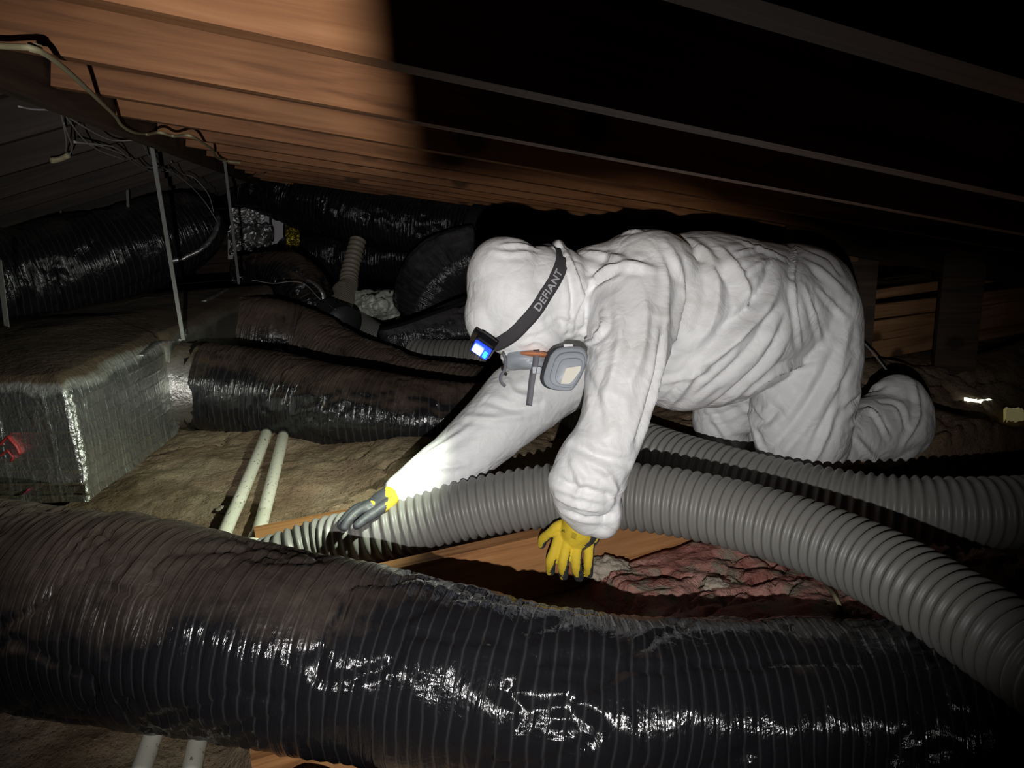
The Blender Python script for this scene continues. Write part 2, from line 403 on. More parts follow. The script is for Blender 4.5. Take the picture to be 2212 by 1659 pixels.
# ---- loose-fill insulation
PIPEZ = [-.115, -.11, -.055, .015, .06, .075]
def hfield(X, Y):
    q = np.column_stack([X.ravel(), Y.ravel(), np.zeros(X.size)])
    m = q[:, :2]@RV; n = q[:, :2]@NV
    z = .085+.030*fbm(q*2.2, 3)+.014*fbm(q*9, 4)+.007*fbm(q*34, 3)
    cl = np.abs(fbm(q*6+5, 3)); z -= .022*np.exp(-(cl/.028)**2)              # cracks in the settled surface
    # vacuumed bays
    bay1 = sstep(.99, 1.05, n)*(1-sstep(1.44, 1.48, n))                      # in front of the bare joist
    z -= bay1*.17
    bay2 = sstep(1.43, 1.47, n)*(1-sstep(1.70, 1.75, n))*sstep(.0, .18, m)*(1-sstep(1.5, 2.0, m))
    z -= bay2*.15
    z -= np.exp(-((m-.06)/.20)**2-((n-1.60)/.16)**2)*.13                     # pit at the hose mouth
    z -= np.exp(-((m-.18)/.22)**2-((n-1.72)/.06)**2)*.06
    low = (1-sstep(.92, 1.02, n)); z -= low*.13
    z += (1-sstep(-.10, .05, m))*(.175*bay1+.13*low-.022)-sstep(-.05, .1, m)*(1-sstep(1.0, 1.2, n))*.12   # untouched ground to the left
    z += np.exp(-((m-2.05)/.2)**2-((n-1.93)/.10)**2)*.07+np.exp(-((m-2.75)/.35)**2-((n-1.85)/.10)**2)*.09
    z += np.exp(-((m-1.15)/.6)**2-((n-4.6)/.5)**2)*.02
    z -= sstep(1.95, 2.2, m)*np.exp(-((n-1.62)/.2)**2)*.12
    lf = (1-sstep(-.10+.33*sstep(1.74, 1.86, n), .06+.36*sstep(1.74, 1.86, n), m))*(1-sstep(2.3, 2.6, n)); z = z*(1-lf)+lf*(np.interp(n, [1.0, 1.3, 1.5, 1.75, 2.1, 2.4], PIPEZ)-.016+.014*fbm(q*9, 4)+.008*fbm(q*34, 3))
    # knees press it down
    kx = Pz(1715, 1030, 0); z -= np.exp(-((q[:, 0]-kx[0])**2+(q[:, 1]-kx[1])**2)/.03)*.07
    z -= np.exp(-((m-1.2)/.7)**2-((n-1.45)/.25)**2)*.02
    return z
gx = np.concatenate([np.linspace(-3.5, -1.5, 70, endpoint=False), np.linspace(-1.5, 1.7, 340, endpoint=False), np.linspace(1.7, 4.5, 100)])
gy = np.concatenate([np.linspace(.35, 2.7, 270, endpoint=False), np.linspace(2.7, 6.5, 160)])
GX, GY = np.meshgrid(gx, gy, indexing='ij'); GZ = np.maximum(hfield(GX, GY), -.135)
nv = len(gy); ii = (np.arange(len(gx)-1)[:, None]*nv+np.arange(nv-1)[None]).ravel()
k = NT('loose_insulation', .95, (.2, .15, .1), spec=.1)
obj = k.coord('Object'); a1 = k.noise(obj, 7, 5, .65); a2 = k.noise(obj, 120, 4, .7); a3 = k.noise(obj, 3.1, 3)
c = k.ramp(a1, [(.3, (.155, .105, .065)), (.55, (.27, .19, .125)), (.75, (.36, .29, .21))])
c = k.mix(k.ramp(a3, [(.5, (0, 0, 0)), (.66, (1, 1, 1))]), c, k.mix(a1, (.24, .185, .115), (.34, .275, .18)))
c = k.mix(k.ramp(a2, [(.33, (1, 1, 1)), (.43, (0, 0, 0))]), c, (.09, .065, .045))
c = k.mix(k.ramp(a2, [(.64, (0, 0, 0)), (.72, (1, 1, 1))]), c, (.5, .44, .34))
k.color(c); k.bump(k.math('ADD', a2, k.math('MULTIPLY', k.noise(obj, 45, 4, .6), 1.5)), .6, .009)
M['insul'] = k.m
ins = mesh_obj('loose_insulation', np.column_stack([GX.ravel(), GY.ravel(), GZ.ravel()]), np.column_stack([ii, ii+nv, ii+nv+1, ii+1]), M['insul'])
tag(ins, 'brown cracked loose-fill insulation covering the attic floor', 'insulation', kind='stuff')

# pink fibreglass batt in the opened bay
def batt(name, m0, m1, n0, n1, zb, amp, label, seed, dk=1.0):
    mm = np.linspace(m0, m1, int((m1-m0)/.007)); nn = np.linspace(n0, n1, int((n1-n0)/.007))
    A, B = np.meshgrid(mm, nn, indexing='ij'); q = np.column_stack([A.ravel(), B.ravel(), np.full(A.size, seed)])
    wob = .5+.5*fbm(q*np.array([3, 5, 1]), 3)
    e = sstep(0, .05, A.ravel()-m0)*sstep(0, .05, m1-A.ravel())*sstep(0, .03, B.ravel()-n0+.02*wob)*sstep(0, .02, n1-B.ravel())
    rid = np.abs(fbm(q*np.array([7, 16, 1])+3, 4))
    z = zb+e*(amp*(.45+.8*wob))+.030*fbm(q*np.array([14, 26, 1]), 4)*e-.025*np.exp(-(rid/.05)**2)*e
    V = [MN(a, b, c) for a, b, c in zip(A.ravel(), B.ravel(), z)]
    nv = len(nn); ii = (np.arange(len(mm)-1)[:, None]*nv+np.arange(nv-1)[None]).ravel()
    k = NT(name+'_fibre', .95, (.4, .2, .18), spec=.1); obj = k.coord('Object')
    a = k.noise(obj, 9, 5, .65); b = k.noise(obj, 55, 4, .7); d = k.noise(obj, 16, 4)
    c = k.ramp(a, [(.30, (.17*dk, .045*dk, .045*dk)), (.45, (.36*dk, .16*dk, .13*dk)), (.62, (.45*dk, .25*dk, .21*dk)), (.8, (.45*dk, .34*dk, .27*dk))])
    c = k.mix(k.ramp(d, [(.50, (0, 0, 0)), (.60, (1, 1, 1))]), c, k.mix(b, (.16, .13, .10), (.34, .29, .22)))
    k.color(c); k.bump(k.math('ADD', b, a), .8, .012)
    o = mesh_obj(name, V, np.column_stack([ii, ii+nv, ii+nv+1, ii+1]), k.m)
    return tag(o, label, 'insulation', 'pink fibreglass batts')
batt('fibreglass_batt', .66, 1.6, .93, 1.385, -.12, .115, 'torn pink fibreglass batt with grey dust beside the yellow glove', 1.7)
batt('fibreglass_batt', .22, 1.0, 1.43, 1.72, -.10, .055, 'deep pink fibreglass batt lying under the foreground hose', 5.1, .8)
for q, (px, py, z, r) in enumerate([(1310, 1228, -.03, .035), (1345, 1240, -.04, .025), (1175, 1172, .0, .016), (975, 1195, -.03, .022), (1545, 1268, -.02, .022), (480, 1100, .03, .012)]):
    bm = bmesh.new(); bmesh.ops.create_icosphere(bm, subdivisions=4, radius=r)
    co = np.array([v.co for v in bm.verts]); ds = 1+.55*fbm(co/r*1.3+q*7, 4)+.35*fbm(co/r*4+q, 3)
    p = Pz(px, py, z)
    V = co*ds[:, None]*np.array([1.25, 1, .75])+p; Fc = [[v.index for v in f.verts] for f in bm.faces]; bm.free()
    o = mesh_obj('insulation_tuft', V, Fc, plain('tuft_%d' % q, (.42, .36, .29), .95, spec=.1, noise=.35, nscale=60, bump=.8, bscale=150, bdist=.006))
    tag(o, ['large pale tuft of insulation beside the near glove on the joist', 'second pale tuft just below the large tuft by the glove', 'small tuft pinched under the near glove thumb',
            'cream tuft under the foreground hose beside the bare joist', 'grey crumbled clump on the torn pink batt', 'tiny clump of insulation beside the white pipes'][q], 'insulation tuft', 'loose insulation tufts')

# ================================================================== DUCTS
def duct_disp(seed, ribs=.0016, pitch=.022, wr=.010, crease=.012, sagtop=0.0):
    def f(S, TH, RR, P0):
        sh = S.shape; st = S.ravel(); th = TH.ravel()
        cyl = np.column_stack([st*9, np.cos(th)*1.6+seed, np.sin(th)*1.6])
        d = wr*fbm(cyl*.55, 3)*2
        fine = np.column_stack([st*30+.9*np.sin(th*2+seed), np.cos(th)*2.2+seed*3, np.sin(th)*2.2])
        d += crease*.5*fbm(fine, 3)
        cr = np.abs(fbm(np.column_stack([st*7+th*.6, np.cos(th)*1.3+seed, np.sin(th)*1.3+2]), 3))
        d -= crease*np.exp(-(cr/.045)**2)                                     # pinched folds
        d += ribs*np.cos(2*np.pi*(st+.004*np.sin(th*3+seed))/pitch)
        if sagtop: d -= sagtop*np.maximum(0, np.cos(th))**2
        return d.reshape(sh)
    return f
def px_tube(rows, mode='z'):
    P, R = [], []
    for (px, py, d, r) in rows:
        p = Pz(px, py, d) if mode == 'z' else Pt(px, py, d)
        P.append(p); R.append(r*depth(p)/F)
    return P, R

# big foreground flex duct
P, R = px_tube([(-260, 1262, .09, 214), (0, 1294, .09, 214), (300, 1335, .085, 217), (600, 1390, .07, 208), (900, 1446, .04, 198), (1200, 1508, .01, 190),
                (1500, 1542, -.03, 198), (1800, 1548, -.05, 210), (2100, 1580, -.06, 225), (2500, 1640, -.06, 235)])
o = tube('flexible_duct', P, R, M['film_big'], ds=.005, seg=112, disp=duct_disp(1.3, .0010, .020, .007, .0075))
tag(o, 'large black plastic-wrapped flexible duct crossing the foreground, dusty brown on top', 'duct')

# middle flex duct with its foil collar, fed by the trunk
mid = tag(empty('flexible_duct', Pz(600, 900, .0)), 'black flexible duct with silver tape collar running from the foil trunk behind the person', 'duct')
rows = [(300, 828, .225, 92), (345, 830, .22, 93), (385, 832, .21, 92), (432, 833, .20, 90)]
P, R = px_tube(rows); adopt(tube('collar', P, R, M['foil_tape_dull'], ds=.008, seg=48, disp=duct_disp(4, 0, .02, .004, .006)), mid)
P, R = px_tube([(348, 830, .22, 96), (365, 831, .217, 96)]); adopt(tube('tape_band', P, R, M['tape_black'], ds=.008, seg=48, disp=duct_disp(5, 0, .02, .006, .01)), mid)
P, R = px_tube([(425, 833, .20, 93), (436, 834, .198, 95)]); adopt(tube('tape_band', P, R, M['tape_black'], ds=.008, seg=48, disp=duct_disp(6, 0, .02, .004, .008)), mid)
P, R = px_tube([(434, 833, .20, 92), (500, 842, .18, 96), (620, 860, .15, 97), (780, 890, .13, 92), (950, 902, .115, 84), (1080, 910, .08, 76), (1180, 922, .02, 66)])
adopt(tube('duct_sleeve', P, R, M['film'], ds=.005, seg=80, disp=duct_disp(2.1, .0012, .021, .006, .008)), mid)

# second flex duct behind it
sec = tag(empty('flexible_duct', Pz(600, 800, .05)), 'dusty brown-topped flexible duct with a grey tape patch, second from the foil trunk mouth', 'duct')
P, R = px_tube([(440, 715, .26, 70), (478, 716, .25, 72)]); adopt(tube('collar', P, R, M['trunk_top'], ds=.01, seg=40), sec)
P, R = px_tube([(474, 718, .25, 76), (520, 722, .24, 80), (590, 732, .22, 84), (660, 748, .18, 78), (760, 790, .12, 70), (900, 830, .09, 60), (1040, 850, .08, 56)])
adopt(tube('duct_sleeve', P, R, M['film_dusty'], ds=.006, seg=64, disp=duct_disp(3.7, .0016, .022, .008, .008)), sec)
P, R = px_tube([(500, 720, .245, 80.5), (525, 723, .239, 82)]); adopt(tube('tape_patch', P, R, M['foil_tape_dull'], ds=.008, seg=48), sec)

# third, short drooping duct further back
o = tube('flexible_duct', *px_tube([(520, 592, 3.9, 36), (570, 590, 3.85, 46), (630, 605, 3.75, 60), (672, 655, 3.65, 52), (690, 720, 3.6, 38)], 't'), M['film'], ds=.008, seg=56, disp=duct_disp(7.2, .0012, .024, .008, .02))
tag(o, 'short black flexible duct drooping down beside the grey hose coupling', 'duct')
# large duct lying on the trunk at the left
P, R = px_tube([(-260, 640, 2.55, 150), (-60, 620, 2.7, 135), (90, 590, 2.85, 112), (240, 550, 3.0, 96), (350, 516, 3.15, 92), (420, 490, 3.25, 76), (452, 478, 3.3, 50)], 't')
o = tube('flexible_duct', P, R, M['film_clean'], ds=.008, seg=64, disp=duct_disp(9.1, .0012, .024, .012, .012))
tag(o, 'wide black flexible duct lying across the top of the trunk under the far roof slope', 'duct')
def lit_edge_strip(rows, rad, root, seed):  # bright foil strips added where duct edges catch the headlamp
    o = tube('lit_edge_strip', [Pt(*r) for r in rows], [rad]*len(rows), M['foil_clean'], ds=.006, seg=10, squash=.6,
             disp=lambda S, TH, RR, P0: .5*rad*fbm((P0*70+seed).reshape(-1, 3), 3).reshape(S.shape))
    return o
fe = lit_edge_strip([(366, 566, 3.02), (400, 556, 3.04), (432, 540, 3.06), (455, 518, 3.10), (468, 492, 3.14), (470, 470, 3.2)], .014, None, 3)
tag(fe, 'crumpled foil edge at the open end of the wide black duct, its lit rim added as a bright strip', 'foil tape')
fe = lit_edge_strip([(664, 604, 3.55), (684, 616, 3.53), (698, 636, 3.52), (702, 664, 3.52)], .012, None, 5)
tag(fe, 'crumpled bright strip added as the lit edge of the short drooping duct', 'foil tape')
# high duct hung under the rafters
hung = tag(empty('flexible_duct', Pt(800, 560, 4.3)), 'long black flexible duct slung high under the rafters by a black strap', 'duct')
P, R = px_tube([(470, 388, 4.7, 42), (560, 402, 4.6, 52), (640, 424, 4.5, 64), (710, 444, 4.4, 70), (820, 472, 4.3, 66), (930, 490, 4.2, 62), (1030, 500, 4.1, 62), (1150, 520, 4.0, 66), (1300, 530, 3.9, 70), (1500, 545, 3.8, 72)], 't')
adopt(tube('duct_sleeve', P, R, M['film_clean'], ds=.008, seg=64, disp=duct_disp(11.4, .0012, .024, .014, .014)), hung)
P, R = px_tube([(1030, 500, 4.09, 66), (1052, 503, 4.07, 67)], 't'); adopt(tube('hanging_strap', P, R, M['black_strap'], ds=.02, seg=32, cap=False), hung)
a, b = Pt(1032, 440, 4.05), Pt(1045, 405, 4.05)
adopt(tube('strap_tail', [a, (a+b)/2, b], [.03, .028, .03], M['black_strap'], ds=.02, seg=8), hung)
# round drum-like elbow by the head
o = tube('flexible_duct', *px_tube([(905, 700, 3.75, 30), (912, 680, 3.75, 62), (925, 640, 3.72, 76), (950, 600, 3.7, 82), (985, 575, 3.7, 80), (1040, 560, 3.7, 76)], 't'), M['film_grey'], ds=.007, seg=64, disp=duct_disp(13.3, .0014, .02, .006, .008))
tag(o, 'grey-sheened bulging duct elbow standing next to the hooded head', 'duct')
o = tube('flexible_duct', *px_tube([(620, 560, 4.9, 44), (720, 552, 4.8, 52), (830, 556, 4.7, 54), (960, 560, 4.6, 52), (1100, 565, 4.5, 50)], 't'), M['film_clean'], ds=.01, seg=48, disp=duct_disp(15.9, .0012, .024, .010, .012))
tag(o, 'black flexible duct lying low beneath the slung duct, behind the tan hose', 'duct')
o = tube('flexible_duct', *px_tube([(830, 745, 3.2, 30), (900, 726, 3.3, 42), (980, 715, 3.35, 50), (1080, 705, 3.4, 54), (1200, 700, 3.4, 55)], 't'), M['film_grey'], ds=.01, seg=48, disp=duct_disp(17.9, .0012, .024, .010, .012))
tag(o, 'low dark grey duct lying under the black cord beside the head', 'duct')

# ================================================================== TRUNK (foil-wrapped plenum)
trunk = tag(empty('supply_trunk', Pz(200, 1050, .1)), 'foil-wrapped box trunk duct thick with brown dust on top', 'duct trunk')
zb, zt = .09, .41
A = Pz(368, 948, zb)[:2]; B = Pz(190, 1085, zb)[:2]; Cc = Pz(-60, 1086, zb)[:2]
E_ = A+np.array([-.08, .62]); D = Cc+np.array([-.8, .15]); G = E_+np.array([-1.15, .1])
def loft(name, poly, zb, zt, mat, n_arc=9, rad=.07, sub=14, seed=0, dz=.012, close=True):
    """wall polygon swept up, rounded over the top edge and filled with a sagging lid"""
    poly = np.asarray(poly); cen = poly.mean(0); pts = []; k = len(poly)
    for i in range(k if close else k-1):
        a, b = poly[i], poly[(i+1) % k]
        for f in np.linspace(0, 1, sub, endpoint=False): pts.append(a+(b-a)*f)
    pts = np.asarray(pts); N = len(pts)
    prof = [(0, zb), (0.004, zb+.02), (0, zb+.10), (-.004, (zb+zt)/2), (0, zt-rad-.03)]
    for a in np.linspace(0, math.pi/2, n_arc): prof.append((rad*(1-math.cos(a)), zt-rad+rad*math.sin(a)))
    for f in np.linspace(.1, 1, 12): prof.append((None, f))
    V = []
    dirn = cen-pts; L = np.linalg.norm(dirn, axis=1)[:, None]; dirn = dirn/L
    for off, z in prof:
        if off is None:
            base = pts+dirn*rad; q = base+(cen-base)*z; zz = np.full(N, zt+.03*math.sin(z*math.pi/2))
        else: q = pts+dirn*off; zz = np.full(N, z)
        V.append(np.column_stack([q, zz]))
    V = np.vstack(V); V[:, 2] += dz*fbm(np.column_stack([V[:, 0]*6, V[:, 1]*6, V[:, 2]*6+seed]), 4)*sstep(zb+.02, zb+.1, V[:, 2])
    dd = .014*fbm(V*11+seed, 4); ctr = np.array([*cen, (zb+zt)/2]); dv = V-ctr; dv[:, 2] *= .3; dv /= np.linalg.norm(dv, axis=1)[:, None]+1e-6
    V = V+dv*dd[:, None]
    Fc = []
    for r in range(len(prof)-1):
        for c in range(N):
            c2 = (c+1) % N
            if not close and c == N-1: continue
            Fc.append([r*N+c, r*N+c2, (r+1)*N+c2, (r+1)*N+c])
    return mesh_obj(name, V, Fc, mat)
kf = foil('trunk_wrap', (.76, .79, .75), .25, dust=.95, grid=True, dustcol=(.060, .042, .024), crk=.55)
adopt(loft('wrapped_body', [A, B, Cc, D, G, E_], zb, zt, kf, seed=2, sub=26), trunk)
# second box of the same trunk further along
A2 = PY(512, 640, 3.05)[:2]; B2 = A+np.array([.02, .10])
adopt(loft('wrapped_body', [A2, B2+np.array([-.03, 0]), B2+np.array([-.9, .0]), A2+np.array([-.8, .5]), A2+np.array([0, .5])], zb+.02, zt-.01, M['trunk_top'], seed=6, sub=14, rad=.05), trunk)
def ridge_strip(name, rows, mat, rad, root):
    P = [Pt(*r) for r in rows]; return adopt(tube(name, P, [rad]*len(P), mat, ds=.006, seg=10, disp=lambda S, TH, RR, P0: .006*fbm((P0*60).reshape(-1, 3), 3).reshape(S.shape), squash=.5), root)
def surf_pt(px, py, obs, off=.003):
    best = None
    for b in obs:
        h = b.ray_cast(Vector(C0), Vector(ray(px, py)).normalized())
        if h[0] is not None and (best is None or h[3] < best[3]): best = h
    if best is None: return None
    n = best[1]; d = Vector(ray(px, py))
    if n.dot(d) > 0: n = -n
    return best[0]+n*off, n
def bvh_of(o):
    me = o.data; mw = o.matrix_world.copy()
    return BVHTree.FromPolygons([v.co.copy() for v in me.vertices], [tuple(p.vertices) for p in me.polygons])
tb = [bvh_of(c) for c in trunk.children]
def decal_line(name, pts, wid, mat, root, tree, off=.003):
    P = []
    for a, b in zip(pts[:-1], pts[1:]):
        for f in np.linspace(0, 1, 6, endpoint=False):
            h = surf_pt(a[0]+(b[0]-a[0])*f, a[1]+(b[1]-a[1])*f, tree, off)
            if h: P.append(np.array(h[0]))
    if len(P) < 3: return None
    dsp = (lambda S, TH, RR, P0: wid*.9*fbm((P0*75).reshape(-1, 3), 3).reshape(S.shape)) if name == 'foil_seam' else None
    return adopt(tube(name, P[::2], [wid]*len(P[::2]), mat, ds=.004, seg=10, squash=.5, disp=dsp), root)
# foil seam folds and bright strips added for the lit foil corners
decal_line('foil_seam', [(150, 850), (170, 940), (184, 1040), (190, 1082)], .012, M['foil_seam'], trunk, tb)
decal_line('foil_seam', [(300, 770), (335, 742), (390, 735)], .010, M['foil_clean'], trunk, tb)
decal_line('foil_seam', [(385, 735), (396, 728), (396, 700)], .009, M['foil_clean'], trunk, tb)
decal_line('foil_seam', [(440, 652), (480, 632), (510, 612), (530, 605)], .010, M['foil_clean'], trunk, tb)
decal_line('red_marking', [(2, 960), (20, 942), (38, 962), (50, 988)], .006, M['red_ink'], trunk, tb)
decal_line('red_marking', [(0, 985), (18, 972), (30, 985), (24, 1000)], .005, M['red_ink'], trunk, tb)
decal_line('pink_marking', [(50, 1066), (58, 1061), (66, 1055)], .003, M['pink_ink'], trunk, tb)

# ================================================================== AIR HANDLER at the far end
ah = tag(empty('air_handler', Pt(560, 545, 4.9)), 'furnace cabinet patched with crumpled foil tape and a white panel at the far end', 'air handler')
def quad_box(name, x0, y0, x1, y1, t, dp, mat, bev=.004):
    a = Pt(x0, y1, t); b = Pt(x1, y1, t); c = Pt(x0, y0, t); dv = ray((x0+x1)/2, (y0+y1)/2)*dp
    return adopt(box(name, a, b-a, dv, c-a, mat, bevel=bev), ah)
quad_box('cabinet', 492, 455, 612, 560, 4.95, .35, M['white_panel'])
quad_box('side_panel', 592, 456, 612, 546, 4.9, .06, M['white_panel'])
def crumple(name, x0, y0, x1, y1, t, amp, mat, root, seed, bow=.0):
    nx, ny = 44, 40; V = []; u = np.linspace(0, 1, nx); v = np.linspace(0, 1, ny)
    for i in u:
        for j in v: V.append(Pt(x0+(x1-x0)*i, y0+(y1-y0)*j, t-bow*math.sin(i*math.pi)*math.sin(j*math.pi)))
    V = np.asarray(V); sc = 3.2/(np.linalg.norm(V[0]-V[-1]))
    V = V+np.array([0, -1., 0])*(amp*np.abs(fbm(V*sc*3+seed, 4)))[:, None]+np.array([.4, 0, .6])*(amp*fbm(V*sc*2+seed+9, 3))[:, None]
    Fc = [[i*ny+j, (i+1)*ny+j, (i+1)*ny+j+1, i*ny+j+1] for i in range(nx-1) for j in range(ny-1)]
    o = mesh_obj(name, V, Fc, mat)
    md = o.modifiers.new('thickness', 'SOLIDIFY'); md.thickness = .003
    return adopt(o, root) if root else o
crumple('foil_patch', 495, 448, 572, 478, 4.88, .03, M['foil_clean'], ah, 1)
crumple('foil_patch', 498, 482, 588, 548, 4.80, .09, M['foil_clean'], ah, 4, .12)
crumple('yellow_film', 618, 468, 648, 545, 4.7, .05, M['yellow_foil'], ah, 7)
adopt(tube('cable', [Pt(586, 458, 4.86), Pt(584, 480, 4.85), Pt(590, 500, 4.85), Pt(588, 522, 4.86)], [.008]*4, M['wire_dark'], ds=.02, seg=8), ah)
o = crumple('plastic_sheet', 762, 628, 866, 690, 4.0, .05, M['white_sheet'], None, 12, .25)
tag(o, 'crumpled white plastic sheet lying beyond the grey hose', 'plastic sheet')

# ================================================================== HOSES
def corr(pitch, amp):
    def f(S, TH, RR, P0):
        c = np.cos(2*np.pi*(S+.0*TH)/pitch)
        return amp*(np.sign(c)*np.abs(c)**.7)
    return f
k = NT('hose_plastic', .42, (.42, .42, .40), spec=.45); obj = k.coord('Object')
k.color(k.mix(k.noise(obj, 6, 5), (.235, .23, .215), (.165, .16, .15)))
k.b.inputs['Subsurface Weight'].default_value = .0
M['hose'] = k.m
M['hose_tan'] = plain('hose_tan', (.30, .26, .20), .5, noise=.2, nscale=8)
HA = [(560, 1216, 0.0, 47), (620, 1196, .02, 49), (700, 1172, .035, 53), (800, 1155, .055, 57), (900, 1130, .075, 60), (1000, 1103, .10, 62), (1120, 1080, .125, 65), (1250, 1068, .14, 69), (1400, 1076, .145, 71),
      (1560, 1105, .145, 72), (1720, 1150, .145, 75), (1880, 1215, .145, 82), (2030, 1300, .145, 90), (2180, 1395, .145, 99), (2330, 1500, .14, 106)]
P, R = px_tube(HA)
hose = tag(empty('vacuum_hose', P[0]), 'grey corrugated vacuum hose gripped in the far glove, arching under the near forearm', 'hose')
adopt(tube('ribbed_tube', P, R, M['hose'], ds=.0021, seg=64, disp=corr(.0205, .0034), cap=False), hose)
Pm = np.array(P[0]); Tm = np.array(P[1])-Pm; Tm /= np.linalg.norm(Tm)
adopt(tube('mouth_ring', [Pm-Tm*.012, Pm+Tm*.012], [R[0]*1.04]*2, M['hose'], ds=.006, seg=48, cap=False), hose)
HB = [(728, 684, .12, 37), (775, 718, .115, 40), (830, 752, .11, 42), (900, 772, .10, 41), (980, 775, .10, 40), (1060, 780, .10, 42), (1140, 818, .09, 47), (1210, 872, .085, 50), (1300, 930, .085, 53), (1420, 978, .085, 55),
      (1560, 1022, .085, 58), (1720, 1062, .085, 62), (1900, 1094, .085, 68), (2080, 1106, .085, 73), (2260, 1104, .085, 76), (2420, 1095, .085, 80)]
P, R = px_tube(HB)
hb = tag(empty('vacuum_hose', P[5]), 'grey corrugated vacuum hose coming from the coupling and running behind the person', 'hose')
adopt(tube('ribbed_tube', P, R, M['hose'], ds=.0026, seg=56, disp=corr(.0225, .004), cap=False), hb)
P2, R2 = px_tube([(706, 668, 3.55, 30), (728, 690, 3.50, 40), (742, 702, 3.45, 42)], 't')
adopt(tube('coupling', P2, R2, M['resp_dark'], ds=.01, seg=40), hb)
P3, R3 = px_tube([(773, 520, 4.2, 17), (762, 560, 4.15, 18), (754, 596, 4.1, 19), (752, 618, 4.05, 20), (742, 632, 3.95, 24), (733, 655, 3.8, 28), (712, 672, 3.6, 29)], 't')
adopt(tube('tan_tail', P3, R3, M['hose_tan'], ds=.004, seg=32, disp=corr(.03, .003)), hb)

# ================================================================== PIPES AND CABLES
k = NT('pvc', .45, (.78, .77, .66)); obj = k.coord('Object')
spk = k.noise(k.coord('Object', (150, 60, 150)), 1.0, 4, .6)
k.color(k.mix(k.ramp(spk, [(.60, (0, 0, 0)), (.68, (1, 1, 1))]), k.mix(k.noise(obj, 7, 4), (.80, .79, .68), (.62, .60, .48)), (.14, .10, .06))); M['pvc'] = k.m
def pipe_z(n): return float(np.interp(n, [1.0, 1.3, 1.5, 1.75, 2.1, 2.4], PIPEZ))
def on_pipe(px, py):
    z = 0.0
    for _ in range(30): z = .5*z+.5*pipe_z(NV@Pz(px, py, z)[:2])
    return Pz(px, py, z)
pa = [on_pipe(x, y) for x, y in ((296, 1690), (335, 1575), (400, 1390), (482, 1160), (522, 1068), (562, 972), (576, 935))]
pb = [on_pipe(x, y) for x, y in ((408, 1690), (434, 1575), (488, 1400), (553, 1170), (580, 1070), (604, 975), (612, 940))]
lab = ['white plastic pipe on the insulation, left one of the parallel pair beside the trunk', 'white plastic pipe with a coupling ring, next to the vacuum hose mouth']
for q, pp in enumerate((pa, pb)):
    e = tag(empty('plastic_pipe', pp[3]), lab[q], 'pipe', 'white plastic pipes')
    rr = 15.2/F*depth(pp[3])
    adopt(tube('pipe_run', pp, [rr]*7, M['pvc'], ds=.02, seg=32), e)
    if q == 1:
        c1, c2 = on_pipe(549, 1183), on_pipe(556, 1158)
        adopt(tube('coupling', [c1, c2], [rr*1.22]*2, M['pvc'], ds=.01, seg=32), e)
def under_roof(px, py, t):
    d = ray(px, py); mm, nn = RV@d[:2], NV@d[:2]; best = t
    den = d[2]+RS*mm
    if den > 1e-6: best = min(best, (RZ-.012-CAMH)/den)
    # far slope: z = RZ - RS*rm - .27*(rm - m), rm = RIDGE-.03+SK*(n-1.06)
    r0 = RIDGE-.03-SK*1.06; den = d[2]+(RS+.27)*SK*nn-.27*mm
    if den > 1e-6:
        tt = (RZ-(RS+.27)*r0-.012-CAMH)/den
        if RV@(d[:2]*best) < RIDGE+SK*(NV@(d[:2]*best)-1.06): best = min(best, tt)
    return best
def cable(name, rows, rad, mat, label, cat='cable', group=None, mode='t', seg=8, ds=.012):
    P = [Pt(r[0], r[1], under_roof(*r)) if mode == 't' else Pz(*r) for r in rows]
    return tag(tube(name, P, [rad]*len(P), mat, ds=ds, seg=seg), label, cat, group)
ob = cable('power_cable', [(-60, 92, 1.05), (0, 99, 1.07), (40, 101, 1.09), (76, 106, 1.10), (120, 132, 1.15), (170, 175, 1.25), (215, 218, 1.36), (248, 250, 1.45), (262, 270, 1.5), (285, 284, 1.6), (316, 290, 1.75),
                       (345, 286, 1.9), (375, 294, 2.05), (410, 293, 2.2), (440, 310, 2.4), (460, 325, 2.5), (468, 340, 2.55), (490, 348, 2.6), (520, 352, 2.8)], .0032, M['wire'], 'cream power cable clipped along the ridge of the roof', ds=.008)
ct = under_roof(72, 112, 1.085)*.99
ob2 = box('cable_clip', Pt(62, 112, ct), Pt(84, 116, ct)-Pt(62, 112, ct), (0, .01, 0), (0, 0, .010), M['wire'], bevel=.001)
tag(ob2, 'cream plastic clip holding the power cable near the roof ridge', 'clip')
